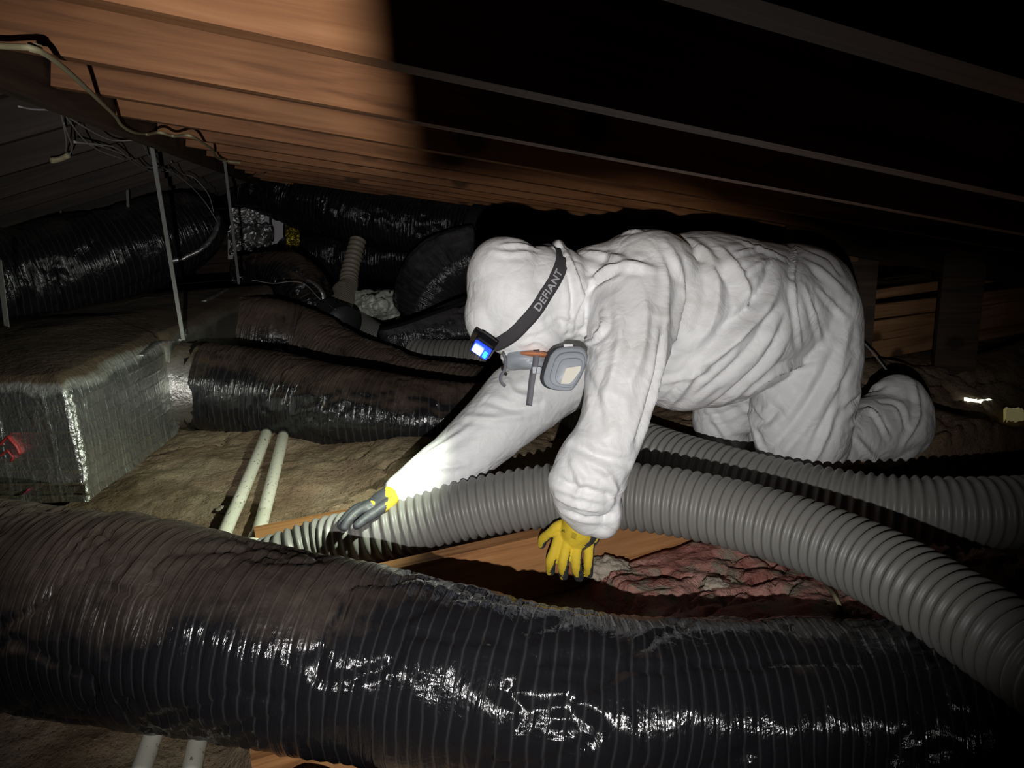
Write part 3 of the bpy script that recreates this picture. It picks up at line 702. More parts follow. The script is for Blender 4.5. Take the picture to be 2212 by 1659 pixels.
wires = [([(40, 230, 1.9), (75, 236, 2.0), (130, 240, 2.1), (150, 262, 2.15), (180, 300, 2.2), (215, 325, 2.3), (270, 345, 2.4)], 'thin grey wire looping slackly below the roof ridge'),
         ([(132, 240, 2.1), (175, 270, 2.2), (240, 302, 2.3), (305, 304, 2.4), (330, 320, 2.45)], 'thin grey wire sagging just above the looping wire'),
         ([(160, 308, 2.2), (215, 312, 2.3), (255, 322, 2.4), (290, 352, 2.5), (330, 371, 2.6), (365, 370, 2.7)], 'bunched thin grey wire swinging toward the long hanger strap'),
         ([(160, 305, 2.25), (225, 318, 2.35), (280, 340, 2.45), (320, 362, 2.55), (350, 360, 2.65), (390, 392, 2.8)], 'second bunched thin grey wire beside the long hanger strap'),
         ([(305, 305, 2.4), (325, 340, 2.5), (355, 362, 2.6), (385, 380, 2.7), (420, 410, 2.9), (445, 440, 3.05), (470, 480, 3.15)], 'thin wire falling onto the end of the wide black duct'),
         ([(370, 350, 2.7), (395, 375, 2.8), (420, 385, 2.9), (450, 420, 3.0), (462, 460, 3.1)], 'thin wire dropping between the two hanger straps'),
         ([(130, 238, 2.05), (137, 270, 2.06), (143, 305, 2.07), (142, 330, 2.07)], 'short straight wire hanging at the roof ridge'),
         ([(137, 265, 2.07), (150, 300, 2.08), (156, 320, 2.08), (148, 338, 2.08)], 'short curved wire hanging beside the straight one'),
         ([(514, 440, 4.2), (515, 410, 4.2), (525, 390, 4.2), (550, 378, 4.2), (575, 376, 4.2)], 'thin arched wire over the furnace cabinet'),
         ([(545, 605, 3.2), (590, 612, 3.3), (630, 608, 3.35), (660, 615, 3.4), (690, 645, 3.5), (705, 655, 3.5), (725, 668, 3.3)], 'pale wire strung across the ducts to the hose coupling')]
for rows, lb in wires: cable('thin_wire', rows, .0016, M['wire_grey'], lb, 'wire', 'thin loose wires')
cable('wire_end', [(110, 347, 2.06), (128, 344, 2.06), (148, 335, 2.06)], .0062, M['wire'], 'cream capped cable end dangling below the short wires')
cable('dark_cord', [(820, 712, 3.2), (850, 706, 3.15), (900, 690, 3.05), (960, 668, 2.9), (1010, 652, 2.8), (1090, 625, 2.7)], .007, M['wire_dark'], 'black cord stretched from the hose coupling toward the head')
cable('stub_cable', [(1780, 1262, -.03), (1798, 1280, .01), (1812, 1304, .01), (1822, 1334, -.04)], .004, M['wire'], 'short cream cable poking up between duct and hose', mode='z')
cable('thin_rod', [(1866, 740, 2.5), (1892, 770, 2.45), (1920, 806, 2.4)], .003, M['wire_grey'], 'thin metal rod leaning behind the raised foot', 'rod')

# hanger straps
def hanger(x0, y0, x1, y1, Y0, Y1, wd, label, hook):
    e = tag(empty('hanger_strap', PY(x1, y1, Y1)), label, 'strap', 'metal hanger straps')
    a, b = PY(x0, y0, Y0), PY(x1, y1, Y1); d = (b-a); n = np.cross(d, [0, 1, 0]); n = n/np.linalg.norm(n)
    adopt(box('strap', a-n*wd/2, d, n*wd, np.array([0, .003, 0]), M['strap_metal']), e)
    if hook:
        h2 = PY(*hook, Y0); adopt(box('hook', a, h2-a, np.array([0, .003, 0]), np.array([0, 0, .006]), M['strap_metal']), e)
    return e
hanger(318, 258, 396, 735, 2.10, 2.22, .011, 'long galvanised hanger strap tied to the near corner of the trunk', (352, 256))
hanger(485, 345, 516, 614, 2.85, 3.05, .010, 'galvanised hanger strap reaching down to the far corner of the trunk', (496, 340))
hanger(-4, 560, 14, 705, 1.75, 1.85, .012, 'short pale hanger strap against the wide black duct', None)
hanger(131, 405, 131, 480, 3.0, 3.02, .007, 'dim hanger strap behind the wide black duct, under the loose wires', None)
hanger(275, 408, 277, 472, 3.05, 3.06, .010, 'dim hanger strap standing between wide black duct and the roof boards', None)
o = lumber('sloping_lath', Pt(-60, 440, 2.2), Pt(138, 300, 2.5), .03, .03, M['old'], 'pale weathered lath sloping up beside the dangling wires', 'lath')

# ================================================================== THE PERSON
def blob_geo(parts):
    """parts: list of ('tube', pts, radii) or ('ball', centre, (rx,ry,rz), 3x3)"""
    bm = bmesh.new()
    for p in parts:
        if p[0] == 'tube':
            V, Fc, _ = tube_geo(p[1], p[2], ds=.012 if max(p[2]) > .02 else .003, seg=24)
            tmp = bpy.data.meshes.new('tmp'); tmp.from_pydata([tuple(v) for v in V], [], Fc); bm.from_mesh(tmp); bpy.data.meshes.remove(tmp)
            for c, r in ((p[1][0], p[2][0]), (p[1][-1], p[2][-1])):
                bmesh.ops.create_icosphere(bm, subdivisions=3, radius=float(r)*.985, matrix=Matrix.Translation(Vector(c)))
        else:
            ax = p[3] if len(p) > 3 else np.eye(3)
            mt = Matrix.Translation(Vector(p[1]))@Matrix([[*(np.array(ax)[:, 0]*p[2][0])[k:k+1], *(np.array(ax)[:, 1]*p[2][1])[k:k+1], *(np.array(ax)[:, 2]*p[2][2])[k:k+1]] for k in range(3)]).to_4x4()
            bmesh.ops.create_icosphere(bm, subdivisions=4, radius=1.0, matrix=mt)
    bmesh.ops.remove_doubles(bm, verts=bm.verts[:], dist=1e-6)
    me = bpy.data.meshes.new('blob'); bm.to_mesh(me); bm.free(); return me
def fuse(parts, voxel, smooth_it, factor=.5):
    me = blob_geo(parts); o = bpy.data.objects.new('blob', me); COL.objects.link(o)
    r = o.modifiers.new('r', 'REMESH'); r.mode = 'VOXEL'; r.voxel_size = voxel
    if smooth_it: s_ = o.modifiers.new('s', 'SMOOTH'); s_.iterations = smooth_it; s_.factor = factor
    dg = bpy.context.evaluated_depsgraph_get(); ev = o.evaluated_get(dg)
    out = bpy.data.meshes.new_from_object(ev); bpy.data.objects.remove(o); bpy.data.meshes.remove(me)
    V = np.empty(len(out.vertices)*3); out.vertices.foreach_get('co', V); V = V.reshape(-1, 3)
    N = np.empty(len(out.vertices)*3); out.vertices.foreach_get('normal', N); N = N.reshape(-1, 3)
    Fc = [tuple(p.vertices) for p in out.polygons]; bpy.data.meshes.remove(out)
    return V, N, Fc
CAMX, CAMY, CAMZ = MW[:, 0], MW[:, 1], -MW[:, 2]                      # right, up, forward
AX = np.column_stack([CAMX, CAMY, CAMZ])
def T(rows): return ('tube', [Pt(a, b, c) for a, b, c, r in rows], [r*c/F for a, b, c, r in rows])
def Bl(px, py, t, rx, ry, rz, rot=0):
    c, s_ = math.cos(rot), math.sin(rot); R_ = np.array([[c, -s_, 0], [s_, c, 0], [0, 0, 1]])
    return ('ball', Pt(px, py, t), (rx*t/F, ry*t/F, rz), AX@R_)
body_parts = [
    T([(1230, 650, 1.68, 98), (1320, 655, 1.72, 140), (1430, 690, 1.77, 184), (1540, 690, 1.82, 186), (1650, 672, 1.88, 150), (1725, 660, 1.92, 122)]),
    Bl(1470, 760, 1.78, 115, 128, .17), Bl(1700, 640, 1.92, 132, 112, .17), Bl(1760, 690, 1.90, 90, 118, .13), Bl(1390, 600, 1.72, 120, 100, .17, -.1),
    # hood
    Bl(1103, 632, 1.62, 94, 119, .098, .12), Bl(1130, 668, 1.62, 92, 92, .095), Bl(1170, 640, 1.64, 80, 108, .10), Bl(1215, 640, 1.66, 62, 104, .11),
    Bl(1205, 540, 1.66, 16, 22, .05), Bl(1126, 714, 1.62, 82, 60, .085), Bl(1160, 725, 1.63, 60, 55, .085), Bl(1052, 680, 1.62, 48, 72, .07), Bl(1085, 600, 1.62, 76, 88, .09),
    # near arm
    T([(1375, 640, 1.62, 104), (1362, 720, 1.57, 92), (1347, 800, 1.53, 84), (1330, 890, 1.50, 73), (1308, 955, 1.49, 72), (1274, 1025, 1.50, 80), (1266, 1075, 1.52, 70), (1274, 1098, 1.53, 58)]),
    Bl(1222, 1040, 1.50, 36, 44, .05), Bl(1318, 1098, 1.52, 24, 50, .05), Bl(1300, 1136, 1.535, 33, 24, .045), Bl(1250, 1098, 1.53, 46, 22, .05, -.45),
    # far arm
    T([(1240, 770, 1.92, 100), (1180, 820, 1.90, 90), (1120, 870, 1.86, 82), (1050, 935, 1.82, 72), (975, 1000, 1.79, 62), (915, 1040, 1.76, 55), (868, 1064, 1.74, 42)]),
    # near leg
    T([(1745, 690, 1.90, 110), (1742, 780, 1.90, 112), (1736, 860, 1.91, 108), (1726, 940, 1.93, 100), (1722, 975, 1.95, 78)]), Bl(1732, 950, 1.95, 100, 84, .10),
    T([(1740, 968, 1.97, 66), (1810, 950, 2.03, 68), (1880, 930, 2.10, 72), (1935, 915, 2.14, 74)]), Bl(1943, 902, 2.14, 72, 92, .075, .1), Bl(1915, 960, 2.12, 78, 50, .06, .2),
    # far leg
    T([(1660, 760, 2.02, 110), (1600, 840, 2.10, 92), (1562, 905, 2.13, 68), (1558, 935, 2.14, 54)]), Bl(1570, 945, 2.14, 46, 44, .05, -.3),
    T([(1570, 945, 2.16, 44), (1700, 900, 2.35, 50), (1800, 880, 2.5, 52)]),
]
V, N, Fc = fuse(body_parts, .0055, 6)
tree = BVHTree.FromPolygons([Vector(v) for v in V], Fc)
def cast(px, py, tr=None):
    h = (tr or tree).ray_cast(Vector(C0), Vector(ray(px, py)).normalized()); return None if h[0] is None else (np.array(h[0]), np.array(h[1]))
def dens(pts, step=5):
    out = []
    for a, b in zip(pts[:-1], pts[1:]):
        n = max(2, int(math.dist(a, b)/step))
        out += [(a[0]+(b[0]-a[0])*i/n, a[1]+(b[1]-a[1])*i/n) for i in range(n)]
    return out+[pts[-1]]
def smooth_px(pts):
    P, _, _ = spline([(a, b, 0) for a, b in pts], [1]*len(pts), 5); return [(p[0], p[1]) for p in P]
folds = [  # (polyline in the photograph, half width m, height m)
    ([(1473, 510), (1528, 554), (1547, 620), (1539, 686), (1505, 755)], .012, .012), ([(1437, 521), (1466, 583), (1473, 638), (1462, 693), (1450, 760)], .011, .010),
    ([(1410, 520), (1440, 600), (1437, 690), (1425, 760)], .010, .006), ([(1558, 539), (1598, 591), (1616, 642), (1622, 668)], .010, .010),
    ([(1664, 561), (1653, 613), (1612, 672), (1560, 715)], .012, -.014), ([(1694, 605), (1640, 672), (1570, 740), (1490, 800), (1415, 860)], .015, .014),
    ([(1690, 638), (1600, 720), (1547, 768), (1473, 838), (1420, 872)], .012, .010), ([(1695, 690), (1655, 775), (1600, 830), (1530, 880)], .014, -.014),
    ([(1680, 660), (1630, 740), (1560, 810), (1480, 872)], .011, -.010), ([(1712, 598), (1719, 686), (1730, 750)], .008, .008), ([(1735, 620), (1760, 690), (1775, 740)], .008, .007),
    ([(1767, 774), (1715, 790), (1664, 811), (1609, 855)], .010, .013), ([(1833, 700), (1808, 804), (1735, 932), (1660, 1010)], .012, .010), ([(1837, 767), (1792, 862), (1735, 972)], .010, .010),
    ([(1815, 840), (1784, 932), (1755, 1005)], .010, .010), ([(1800, 760), (1750, 860), (1690, 940), (1645, 980)], .010, -.010), ([(1620, 878), (1648, 912), (1682, 884)], .010, -.014),
    ([(1622, 900), (1640, 960), (1660, 1010)], .010, .008), ([(1822, 890), (1860, 858), (1905, 836)], .010, -.010), ([(1840, 916), (1878, 886), (1921, 945)], .008, .010),
    ([(1851, 950), (1872, 975), (1895, 1004)], .009, .009), ([(1972, 826), (1983, 895), (1950, 960)], .009, .009), ([(1900, 870), (1940, 880), (1960, 930)], .008, -.008),
    ([(1719, 535), (1712, 598)], .006, .009), ([(1745, 540), (1790, 560), (1815, 590)], .009, -.010), ([(1740, 565), (1785, 595), (1830, 640)], .009, .008), ([(1767, 628), (1826, 686)], .007, .008),
    ([(1600, 520), (1660, 545), (1700, 560)], .008, .006), ([(1590, 548), (1640, 535)], .006, .007), ([(1604, 590), (1668, 560)], .006, .006),
    ([(1259, 545), (1320, 555), (1385, 575)], .009, .008), ([(1256, 640), (1300, 593), (1345, 575), (1410, 580)], .009, .009), ([(1243, 715), (1256, 660), (1280, 618), (1338, 582)], .008, -.013),
    ([(1300, 678), (1303, 710), (1272, 745)], .007, .010), ([(1260, 720), (1275, 745), (1290, 750)], .007, .009), ([(1389, 621), (1394, 690), (1385, 764), (1360, 830)], .010, .007),
    ([(1433, 700), (1420, 796), (1398, 880), (1372, 960)], .009, -.016), ([(1330, 640), (1340, 720), (1325, 800), (1300, 880)], .010, .007), ([(1265, 800), (1290, 860), (1300, 930)], .009, -.006),
    ([(1240, 960), (1290, 985), (1355, 1000)], .009, -.012), ([(1195, 1030), (1250, 1055), (1335, 1075)], .008, -.010), ([(1205, 1072), (1245, 1090), (1310, 1102)], .007, .009), ([(1215, 1100), (1270, 1118), (1330, 1110)], .006, -.008),
    ([(1300, 1010), (1325, 1050), (1320, 1090)], .007, .008), ([(1235, 1000), (1255, 1040), (1245, 1075)], .007, .007),
    ([(1205, 522), (1225, 555), (1250, 630), (1252, 700)], .008, .010), ([(1222, 560), (1238, 640), (1228, 720)], .006, -.010), ([(1190, 690), (1215, 680), (1235, 690)], .006, .006), ([(1150, 720), (1190, 700), (1220, 712)], .006, .006),
    ([(1130, 745), (1160, 735), (1185, 750)], .005, .005), ([(1031, 590), (1020, 653), (1018, 716)], .0022, .003), ([(1060, 540), (1100, 548), (1150, 545)], .007, .004), ([(1085, 530), (1120, 528), (1165, 540)], .006, .004),
    ([(1053, 868), (1116, 884), (1164, 872)], .008, -.008), ([(1000, 900), (1060, 905), (1120, 900)], .008, .006), ([(920, 1000), (960, 1010), (1010, 1000)], .008, .006), ([(1090, 810), (1110, 850), (1160, 860)], .009, .008),
    ([(900, 1000), (960, 960), (1020, 920)], .008, .006), ([(1240, 530), (1300, 510), (1380, 500)], .007, .006), ([(1530, 890), (1560, 930), (1590, 975)], .008, .007), ([(1505, 900), (1560, 895), (1610, 870)], .008, -.008),
    ([(1480, 540), (1570, 600), (1580, 680), (1540, 760)], .013, -.010), ([(1500, 800), (1470, 850), (1430, 885)], .009, .008), ([(1420, 830), (1470, 815), (1530, 800)], .007, .006)]
off = np.zeros(len(V))
for pl, wd, amp in folds:
    hits = [cast(*p) for p in smooth_px(pl)]; hits = [h for h in hits if h is not None]
    if len(hits) < 2: continue
    S_ = np.array([h[0] for h in hits]); lo, hi = S_.min(0)-4*wd, S_.max(0)+4*wd
    idx = np.where(np.all((V > lo) & (V < hi), axis=1))[0]
    if not len(idx): continue
    D2 = ((V[idx][:, None, :]-S_[None])**2).sum(2); j = D2.argmin(1); d = np.sqrt(D2[np.arange(len(idx)), j])
    tp = np.sin(np.pi*np.clip((j+1.5)/(len(S_)+2), 0, 1))**.6
    off[idx] += tp*amp*(np.exp(-(d/(.8*wd))**1.35)-.45*np.exp(-((d-1.9*wd)/wd)**2))
cl = 1-np.abs(fbm(V*7.5, 3))*2.2
hoodc = Pt(1105, 640, 1.62); dh = np.linalg.norm(V-hoodc, axis=1); calm = .35+.65*sstep(.11, .2, dh)
V2 = V+N*(off+calm*(.0035*cl*np.clip(cl, 0, 1)+.0012*fbm(V*26, 3)))[:, None]
k = NT('coverall_fabric', .52, (.84, .84, .845), spec=.35); obj = k.coord('Object')
h1 = k.noise(obj, 16, 5, .6, 1.6); vr = k.n('ShaderNodeTexVoronoi', Scale=15.0, feature='DISTANCE_TO_EDGE'); k.l(k.n('ShaderNodeVectorMath', operation='ADD').outputs[0], vr.inputs['Vector'])
va = [x for x in k.t.nodes if x.bl_idname == 'ShaderNodeVectorMath'][0]; k.l(obj, va.inputs[0])
nw = k.n('ShaderNodeTexNoise', Scale=6.0, Detail=3.0); k.l(obj, nw.inputs['Vector']); sc = k.n('ShaderNodeVectorMath', operation='SCALE'); k.l(nw.outputs['Color'], sc.inputs[0]); sc.inputs['Scale'].default_value = .25; k.l(sc.outputs[0], va.inputs[1])
hh = k.math('ADD', k.math('MULTIPLY', h1, 1.0), k.math('MULTIPLY', k.math('MINIMUM', vr.outputs['Distance'], .25), 1.4))
k.bump(hh, .38, .008)
k.color(k.mix(k.ramp(k.noise(obj, 4.5, 5, .6), [(.56, (0, 0, 0)), (.75, (1, 1, 1))]), (.84, .84, .845), (.62, .60, .56)))
M['suit'] = k.m
person = tag(empty('person', Pz(1700, 1030, .02)), 'person in a white hooded coverall crawling on hands and knees under the rafters', 'person')
suit = adopt(mesh_obj('coverall', V2, Fc, M['suit']), person)
suit_tree = BVHTree.FromPolygons([Vector(v) for v in V2], Fc)

# ---- face under the hood
fp = [Bl(1128, 730, 1.62, 58, 42, .070, .1), Bl(1105, 762, 1.615, 16, 16, .012), Bl(1082, 748, 1.60, 10, 8, .01), Bl(1160, 760, 1.60, 22, 12, .03)]
Vf, Nf, Ff = fuse(fp, .004, 3)
face = adopt(mesh_obj('face', Vf, Ff, M['skin']), person)
for dz in (-.03, .03):
    e = Bl(1092, 770, 1.615+dz, 7, 6, .006); bm = bmesh.new()
    bmesh.ops.create_uvsphere(bm, u_segments=16, v_segments=10, radius=.011, matrix=Matrix.Translation(Vector(e[1])))
    o = mesh_obj('eye', [v.co for v in bm.verts], [[q.index for q in f.verts] for f in bm.faces], M['white_panel']); bm.free(); o.parent = face
    o.matrix_parent_inverse = face.matrix_world.inverted()@Matrix.Identity(4) if False else Matrix.Translation(person.location).inverted()@Matrix.Translation(person.location)

# ---- gloves
def glove(name, parts, back_dir, mat_thr, label, wrist=None):
    Vg, Ng, Fg = fuse(parts, .0021, 4)
    Vg = Vg+Ng*(.0009*fbm(Vg*90, 3))[:, None]
    o = mesh_obj(name, Vg, Fg, M['yellow'], None); o.data.materials.append(M['rubber'])
    bd = np.array(back_dir)/np.linalg.norm(back_dir)
    for p in o.data.polygons:
        c = np.mean([Vg[i] for i in p.vertices], axis=0); nn = np.mean([Ng[i] for i in p.vertices], axis=0)
        wob = .06*math.sin(c[0]*260)*math.sin(c[2]*230+1)
        if nn@bd+wob < mat_thr: p.material_index = 1
        if wrist is not None:
            if (c-wrist[0])@wrist[1]+.010*(nn@CAMY) < wrist[2]: p.material_index = 0
    o['label'] = label
    return adopt(o, person), Vg, Fg
def fing(rows): return ('tube', [Pt(a, b, c) for a, b, c, r in rows], [r*c/F for a, b, c, r in rows])
near = [fing([(1264, 1105, 1.545, 36), (1256, 1130, 1.56, 42), (1248, 1150, 1.572, 40)]), Bl(1245, 1152, 1.575, 46, 30, .019, .22), Bl(1264, 1158, 1.58, 34, 28, .019, .2),
        fing([(1212, 1150, 1.575, 12.5), (1200, 1184, 1.562, 12), (1190, 1212, 1.570, 11.5), (1189, 1234, 1.60, 10)]),
        fing([(1228, 1160, 1.568, 12.5), (1220, 1196, 1.555, 12), (1216, 1224, 1.567, 11.5), (1218, 1245, 1.60, 10)]),
        fing([(1251, 1166, 1.568, 12.5), (1245, 1202, 1.555, 12), (1246, 1229, 1.567, 11.5), (1251, 1248, 1.60, 10)]),
        fing([(1275, 1166, 1.575, 11.5), (1272, 1198, 1.566, 11), (1271, 1222, 1.575, 10.5), (1272, 1240, 1.60, 9.5)]),
        fing([(1222, 1132, 1.57, 14), (1205, 1138, 1.57, 12.5), (1190, 1150, 1.58, 11.5), (1174, 1164, 1.60, 11), (1170, 1176, 1.615, 9.5)])]
gl, Vg, Fg = glove('glove', near, -CAMZ+.25*CAMY-.35*CAMX, .40, 'yellow knit glove with dark rubber palm gripping the joist')
gtree = BVHTree.FromPolygons([Vector(v) for v in Vg], Fg)
far = [fing([(868, 1062, 1.73, 27), (846, 1074, 1.72, 26), (822, 1086, 1.715, 24)]), Bl(820, 1092, 1.715, 38, 23, .042, .25), Bl(795, 1098, 1.70, 24, 17, .038, .4),
       fing([(800, 1092, 1.68, 11), (772, 1106, 1.665, 10.5), (752, 1124, 1.645, 10), (742, 1140, 1.635, 9)]),
       fing([(800, 1090, 1.70, 11), (770, 1101, 1.69, 10.5), (748, 1118, 1.675, 10), (736, 1136, 1.66, 9)]),
       fing([(802, 1088, 1.725, 11), (774, 1097, 1.72, 10.5), (754, 1112, 1.71, 10), (742, 1130, 1.70, 9)]),
       fing([(806, 1087, 1.745, 10), (782, 1096, 1.745, 9.5), (764, 1108, 1.74, 9), (754, 1124, 1.735, 8)]),
       fing([(842, 1086, 1.69, 12), (815, 1104, 1.665, 12), (788, 1122, 1.645, 11), (770, 1136, 1.63, 9)])]
glove('glove', far, CAMY*.55+.75*CAMX+.25*CAMZ, .50, 'yellow and grey glove wrapped over the vacuum hose', (Pt(868, 1062, 1.73), (Pt(800, 1095, 1.73)-Pt(868, 1062, 1.73))/np.linalg.norm(Pt(800, 1095, 1.73)-Pt(868, 1062, 1.73)), .034))

def wrap_text(txt, size, place_fn, mat, name, parent, bold=.0):
    cu = bpy.data.curves.new('t', 'FONT'); cu.body = txt; cu.size = size; cu.extrude = 0; cu.offset = bold; cu.align_x = 'CENTER'; cu.align_y = 'CENTER'; cu.resolution_u = 3; cu.space_character = 1.12
    ob = bpy.data.objects.new('t', cu); COL.objects.link(ob); dg = bpy.context.evaluated_depsgraph_get()
    me = bpy.data.meshes.new_from_object(ob.evaluated_get(dg)); bpy.data.objects.remove(ob)
    bm = bmesh.new(); bm.from_mesh(me); bmesh.ops.triangulate(bm, faces=bm.faces[:])
    for _ in range(2):
        lg = [e for e in bm.edges if e.calc_length() > size*.35]
        if lg: bmesh.ops.subdivide_edges(bm, edges=lg, cuts=1); bmesh.ops.triangulate(bm, faces=bm.faces[:])
    for v in bm.verts:
        v.co = Vector(place_fn(v.co.x, v.co.y))
    bm.to_mesh(me); bm.free(); me.materials.append(mat)
    o = bpy.data.objects.new(name, me); COL.objects.link(o); adopt(o, parent); return o
def on_glove(cx, cy, ang):
    ca, sa = math.cos(ang), math.sin(ang)
    def f(x, y):
        px = cx+(x*ca-y*sa)*F/1.56; py = cy-(x*sa+y*ca)*F/1.56
        h = gtree.ray_cast(Vector(C0), Vector(ray(px, py)).normalized())
        return np.array(h[0])-ray(px, py)*.0028 if h[0] is not None else Pt(px, py, 1.55)
    return f
wrap_text('XL', .0062, on_glove(1217, 1147, -.35), M['print_dark'], 'glove_print', person, .0002)
for q in range(4): wrap_text('IIIIIIIIIII', .0032, on_glove(1241-q*.8, 1153+q*3.2, -.45), M['print_dark'], 'glove_print', person)

# ---- headlamp
hl = tag(empty('headlamp', Pt(1042, 755, 1.55)), 'black headlamp with glowing blue-white light strapped round the white hood', 'headlamp')
h1, h2, h3 = cast(1208, 575, suit_tree)[0], cast(1150, 676, suit_tree)[0], cast(1060, 745, suit_tree)[0]
pn = np.cross(h1-h2, h3-h2); pn /= np.linalg.norm(pn)
pc = Pt(1125, 650, 1.64); pc = pc-pn*((pc-h2)@pn)
e1 = h3-pc; e1 -= pn*(e1@pn); e1 /= np.linalg.norm(e1); e2 = np.cross(pn, e1)
if (h2-pc)@e2 < 0: e2 = -e2
loop = []
for a in np.linspace(0, 2*math.pi, 97)[:-1]:
    d = e1*math.cos(a)+e2*math.sin(a)
    h = suit_tree.ray_cast(Vector(pc+d*.19), Vector(-d)); r_ = np.linalg.norm(np.array(h[0])-pc) if h[0] is not None else .1
    loop.append(min(r_, .125))
loop = np.array(loop)
for _ in range(6): loop = (np.roll(loop, 1)+loop*2+np.roll(loop, -1))/4
arc = np.concatenate([[0], np.cumsum([np.linalg.norm((loop[i]*np.array([math.cos(i*2*math.pi/96), math.sin(i*2*math.pi/96)])-loop[(i+1) % 96]*np.array([math.cos((i+1)*2*math.pi/96), math.sin((i+1)*2*math.pi/96)]))) for i in range(96)])])
BW = .0285
def band(s_, v_, lift=.0060):
    a = np.interp(s_ % arc[-1], arc, np.linspace(0, 2*math.pi, 97)); r_ = np.interp(a, np.linspace(0, 2*math.pi, 97), np.append(loop, loop[0]))
    d = e1*math.cos(a)+e2*math.sin(a)
    q0 = pc+d*(r_+lift)+pn*v_
    return q0
ss = np.linspace(0, arc[-1], 160); vv = np.linspace(-BW/2, BW/2, 5); Vb = []; Fb = []
for i, s_ in enumerate(ss):
    for v_ in vv:
        q0 = band(s_, v_, .12); d = pc+pn*v_-q0; d /= np.linalg.norm(d)
        h = suit_tree.ray_cast(Vector(q0), Vector(d)); r0 = band(s_, v_)
        if h[0] is not None and np.linalg.norm(np.array(h[0])-r0) < .012: r0 = r0*.6+(np.array(h[0])-d*.005)*.4
        Vb.append(r0)
for i in range(159):
    for j in range(4): Fb.append([i*5+j, (i+1)*5+j, (i+1)*5+j+1, i*5+j+1])
sb = mesh_obj('strap', Vb, Fb, M['band']); md = sb.modifiers.new('thickness', 'SOLIDIFY'); md.thickness = .002; md.offset = 1; adopt(sb, hl)
Vb_ = np.array(Vb).reshape(160, 5, 3)
def proj(p):
    c = MW.T@(np.asarray(p)-C0); return np.array([CX-F*c[0]/c[2], CY+F*c[1]/c[2]])
mid_px = np.array([proj(q) for q in Vb_[:, 2]]); dep_ = np.array([depth(q) for q in Vb_[:, 2]])
ic = np.argmin(np.hypot(mid_px[:, 0]-1186, mid_px[:, 1]-627)+(dep_ > 1.62)*1e4)
sgn = 1 if mid_px[(ic+3) % 160][1] < mid_px[ic][1] else -1
vs = 1 if proj(Vb_[ic, 4])[0]+proj(Vb_[ic, 4])[1] < proj(Vb_[ic, 0])[0]+proj(Vb_[ic, 0])[1] else -1
dS = arc[-1]/159
def on_band(x, y):
    u = ic+sgn*x/dS; i0 = int(math.floor(u)); f = u-i0; w_ = (vs*y/BW+.5)*4; j0 = min(3, max(0, int(math.floor(w_)))); g = w_-j0
    i0 %= 159; A_ = Vb_[i0, j0]; B_ = Vb_[i0+1, j0]; C_ = Vb_[i0, j0+1]; D_ = Vb_[i0+1, j0+1]
    q = (A_*(1-f)+B_*f)*(1-g)+(C_*(1-f)+D_*f)*g; nn = np.cross(B_-A_, C_-A_); nn /= np.linalg.norm(nn)
    if nn@(q-pc) < 0: nn = -nn
    return q+nn*.0032
wrap_text('DEFIANT', .0215, on_band, M['print_grey'], 'lettering', hl, .0005)
# lamp housing on the forehead
lz = -.50*CAMX-.72*CAMY-.48*CAMZ; lz /= np.linalg.norm(lz)
lx = np.cross(CAMZ, lz); lx /= np.linalg.norm(lx); ly = np.cross(lz, lx)
hc = Pt(1044, 750, 1.535)
def lampbox(name, cx, cz, w_, d_, h_, mat, bev=.003, parent=hl):
    o_ = hc+lx*(cx-w_/2)-ly*d_/2+lz*(cz-h_/2)
    return adopt(box(name, o_, lx*w_, ly*d_, lz*h_, mat, bevel=bev), parent)
lampbox('housing', 0, -.006, .044, .050, .024, M['lamp_black'], .005)
lampbox('bezel', 0, .008, .038, .044, .006, glow('blue_led', (.01, .05, .9), 1.2), .002)
lampbox('lens', .006, .0125, .020, .026, .004, glow('white_led', (.55, .85, 1.0), 9.0), .0015)
lampbox('lens', -.012, .0125, .008, .022, .004, glow('cyan_led', (.02, .35, .95), 3.0), .0015)
lampbox('strap_buckle', .026, -.012, .014, .036, .012, M['lamp_black'], .002)

# ---- respirator
rs = tag(empty('respirator', Pt(1150, 790, 1.55)), 'grey half-mask respirator with a big filter cartridge below the hood', 'respirator')
Vr, Nr, Fr = fuse([Bl(1135, 775, 1.60, 52, 24, .05, .05), Bl(1110, 783, 1.60, 22, 18, .03), Bl(1150, 785, 1.57, 30, 14, .02)], .003, 4)
adopt(mesh_obj('facepiece', Vr, Fr, M['resp']), rs)
Vr, Nr, Fr = fuse([Bl(1155, 765, 1.565, 34, 7, .03, -.06)], .002, 2); adopt(mesh_obj('head_harness', Vr, Fr, M['orange']), rs)
poly = [(1188, 764), (1204, 750), (1240, 746), (1262, 752), (1268, 772), (1260, 800), (1243, 832), (1228, 842), (1192, 838), (1176, 826), (1174, 806)]
poly = [(p[0], p[1]) for p in smooth_px(poly+[poly[0]])][:-1]
def cart(name, scale, t, dp, mat, cx=1220, cy=795, shift=(0, 0)):
    # rim rings from the wide base out to the face, tilted toward the lens
    n = len(poly); V_ = []; rings = [(1.0, 0), (1.0, dp*.55), (.97, dp*.85), (.92, dp), (.0, dp)]
    nrm = -CAMZ*.93-CAMX*.25-CAMY*.22
    base = [Pt(cx+(x-cx)*scale+shift[0], cy+(y-cy)*scale+shift[1], t) for x, y in poly]; c0 = np.mean(base, axis=0)
    for f, h_ in rings:
        for b in base: V_.append(c0+(b-c0)*f+nrm*h_)
    F_ = [[r*n+i, r*n+(i+1) % n, (r+1)*n+(i+1) % n, (r+1)*n+i] for r in range(4) for i in range(n)]+[list(range(n-1, -1, -1))]
    return adopt(mesh_obj(name, V_, F_, mat), rs)
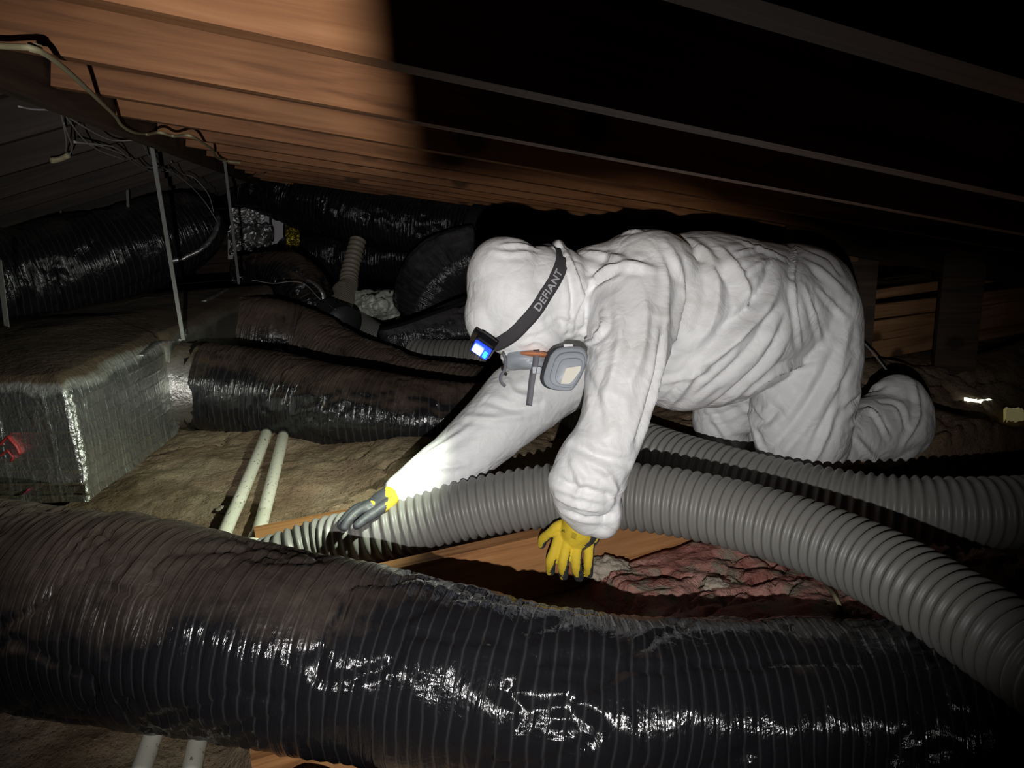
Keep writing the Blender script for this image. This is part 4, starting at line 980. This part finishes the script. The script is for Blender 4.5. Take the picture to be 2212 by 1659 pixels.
cart('cartridge_rim', 1.02, 1.535, .014, M['resp_dark'], shift=(-4, -1))
cart('cartridge', .98, 1.522, .016, M['resp'], shift=(2, 1))
cart('cartridge_cover', .80, 1.506, .008, M['resp'], shift=(6, 4))
cart('cartridge_step', .62, 1.499, .005, M['resp'], shift=(9, 8))
wv = [(1222, 794), (1254, 789), (1252, 800), (1236, 822), (1228, 828), (1210, 828)]
lp = [Pt(x+1, y+1, 1.4905) for x, y in wv]
o = mesh_obj('filter_label', lp+[p+ray(1230, 810)*.004 for p in lp], [[0, 1, 2, 3, 4, 5], [11, 10, 9, 8, 7, 6]]+[[i, (i+1) % 6, 6+(i+1) % 6, 6+i] for i in range(6)], M['cream'], smooth=False); adopt(o, rs)
a = Pt(1218, 749, 1.522); adopt(box('white_tab', a, CAMX*.018, CAMY*.005, CAMZ*.004, M['white_panel']), rs)
def ribbon(name, rows, wd, mat, root):
    P = [Pt(*r) for r in rows]; Q, _, _ = spline(P, [1]*len(P), .006); Tn = np.gradient(Q, axis=0); V_ = []
    for q, t_ in zip(Q, Tn):
        n_ = np.cross(t_, CAMZ+.4*CAMX); n_ /= np.linalg.norm(n_); V_ += [q-n_*wd/2, q+n_*wd/2]
    o = mesh_obj(name, V_, [[2*i, 2*i+1, 2*i+3, 2*i+2] for i in range(len(Q)-1)], mat); md = o.modifiers.new('thickness', 'SOLIDIFY'); md.thickness = .002
    return adopt(o, root)
M['web'] = plain('grey_webbing', (.16, .16, .18), .8, bump=.2, bscale=500, bdist=.001)
ribbon('neck_strap', [(1159, 758, 1.545), (1157, 785, 1.54), (1150, 820, 1.54), (1146, 850, 1.545), (1143, 876, 1.55)], .0125, M['web'], rs)
ribbon('loose_strap', [(1086, 762, 1.56), (1093, 780, 1.555), (1090, 800, 1.55), (1082, 812, 1.55), (1083, 826, 1.55), (1092, 834, 1.55)], .006, M['web'], rs)
a = Pt(1150, 792, 1.536); adopt(box('buckle', a, CAMX*.017, -CAMY*.014, CAMZ*.003, M['resp'], bevel=.001), rs)

# ================================================================== PHOTOGRAPHER'S WORK LIGHT (beside the camera, added beam-blocking plate on its right)
wl = tag(empty('work_light', (LAMP[0], LAMP[1]-.03, LAMP[2]-.08)), 'small black work light with a plate added to block part of its beam, standing beside the photographer', 'work light')
adopt(box('housing', LAMP+np.array([-.05, -.085, -.05]), (.10, 0, 0), (0, .05, 0), (0, 0, .10), M['lamp_black'], bevel=.005), wl)
adopt(tube('stand', [LAMP+np.array([0, -.06, -.05]), LAMP+np.array([0, -.06, -.40]), LAMP+np.array([0, -.06, -.82])], [.012]*3, M['lamp_black'], ds=.05, seg=12), wl)
pp = [(-.014, .0085), (.028, .006), (.046, -.003), (.060, -.010), (.10, -.0145), (.45, -.0145), (.45, .30), (-.014, .30)]  # unseen plate outline, added and shaped to keep the beam off the right rafters
Vp = [np.array([LAMP[0]+x, LAMP[1]+.14+dy, LAMP[2]+z]) for dy in (0, .003) for x, z in pp]; n7 = len(pp)
adopt(mesh_obj('added_beam_plate', Vp, [list(range(n7)), list(range(2*n7-1, n7-1, -1))]+[[i, n7+i, n7+(i+1) % n7, (i+1) % n7] for i in range(n7)], M['lamp_black'], smooth=False), wl)
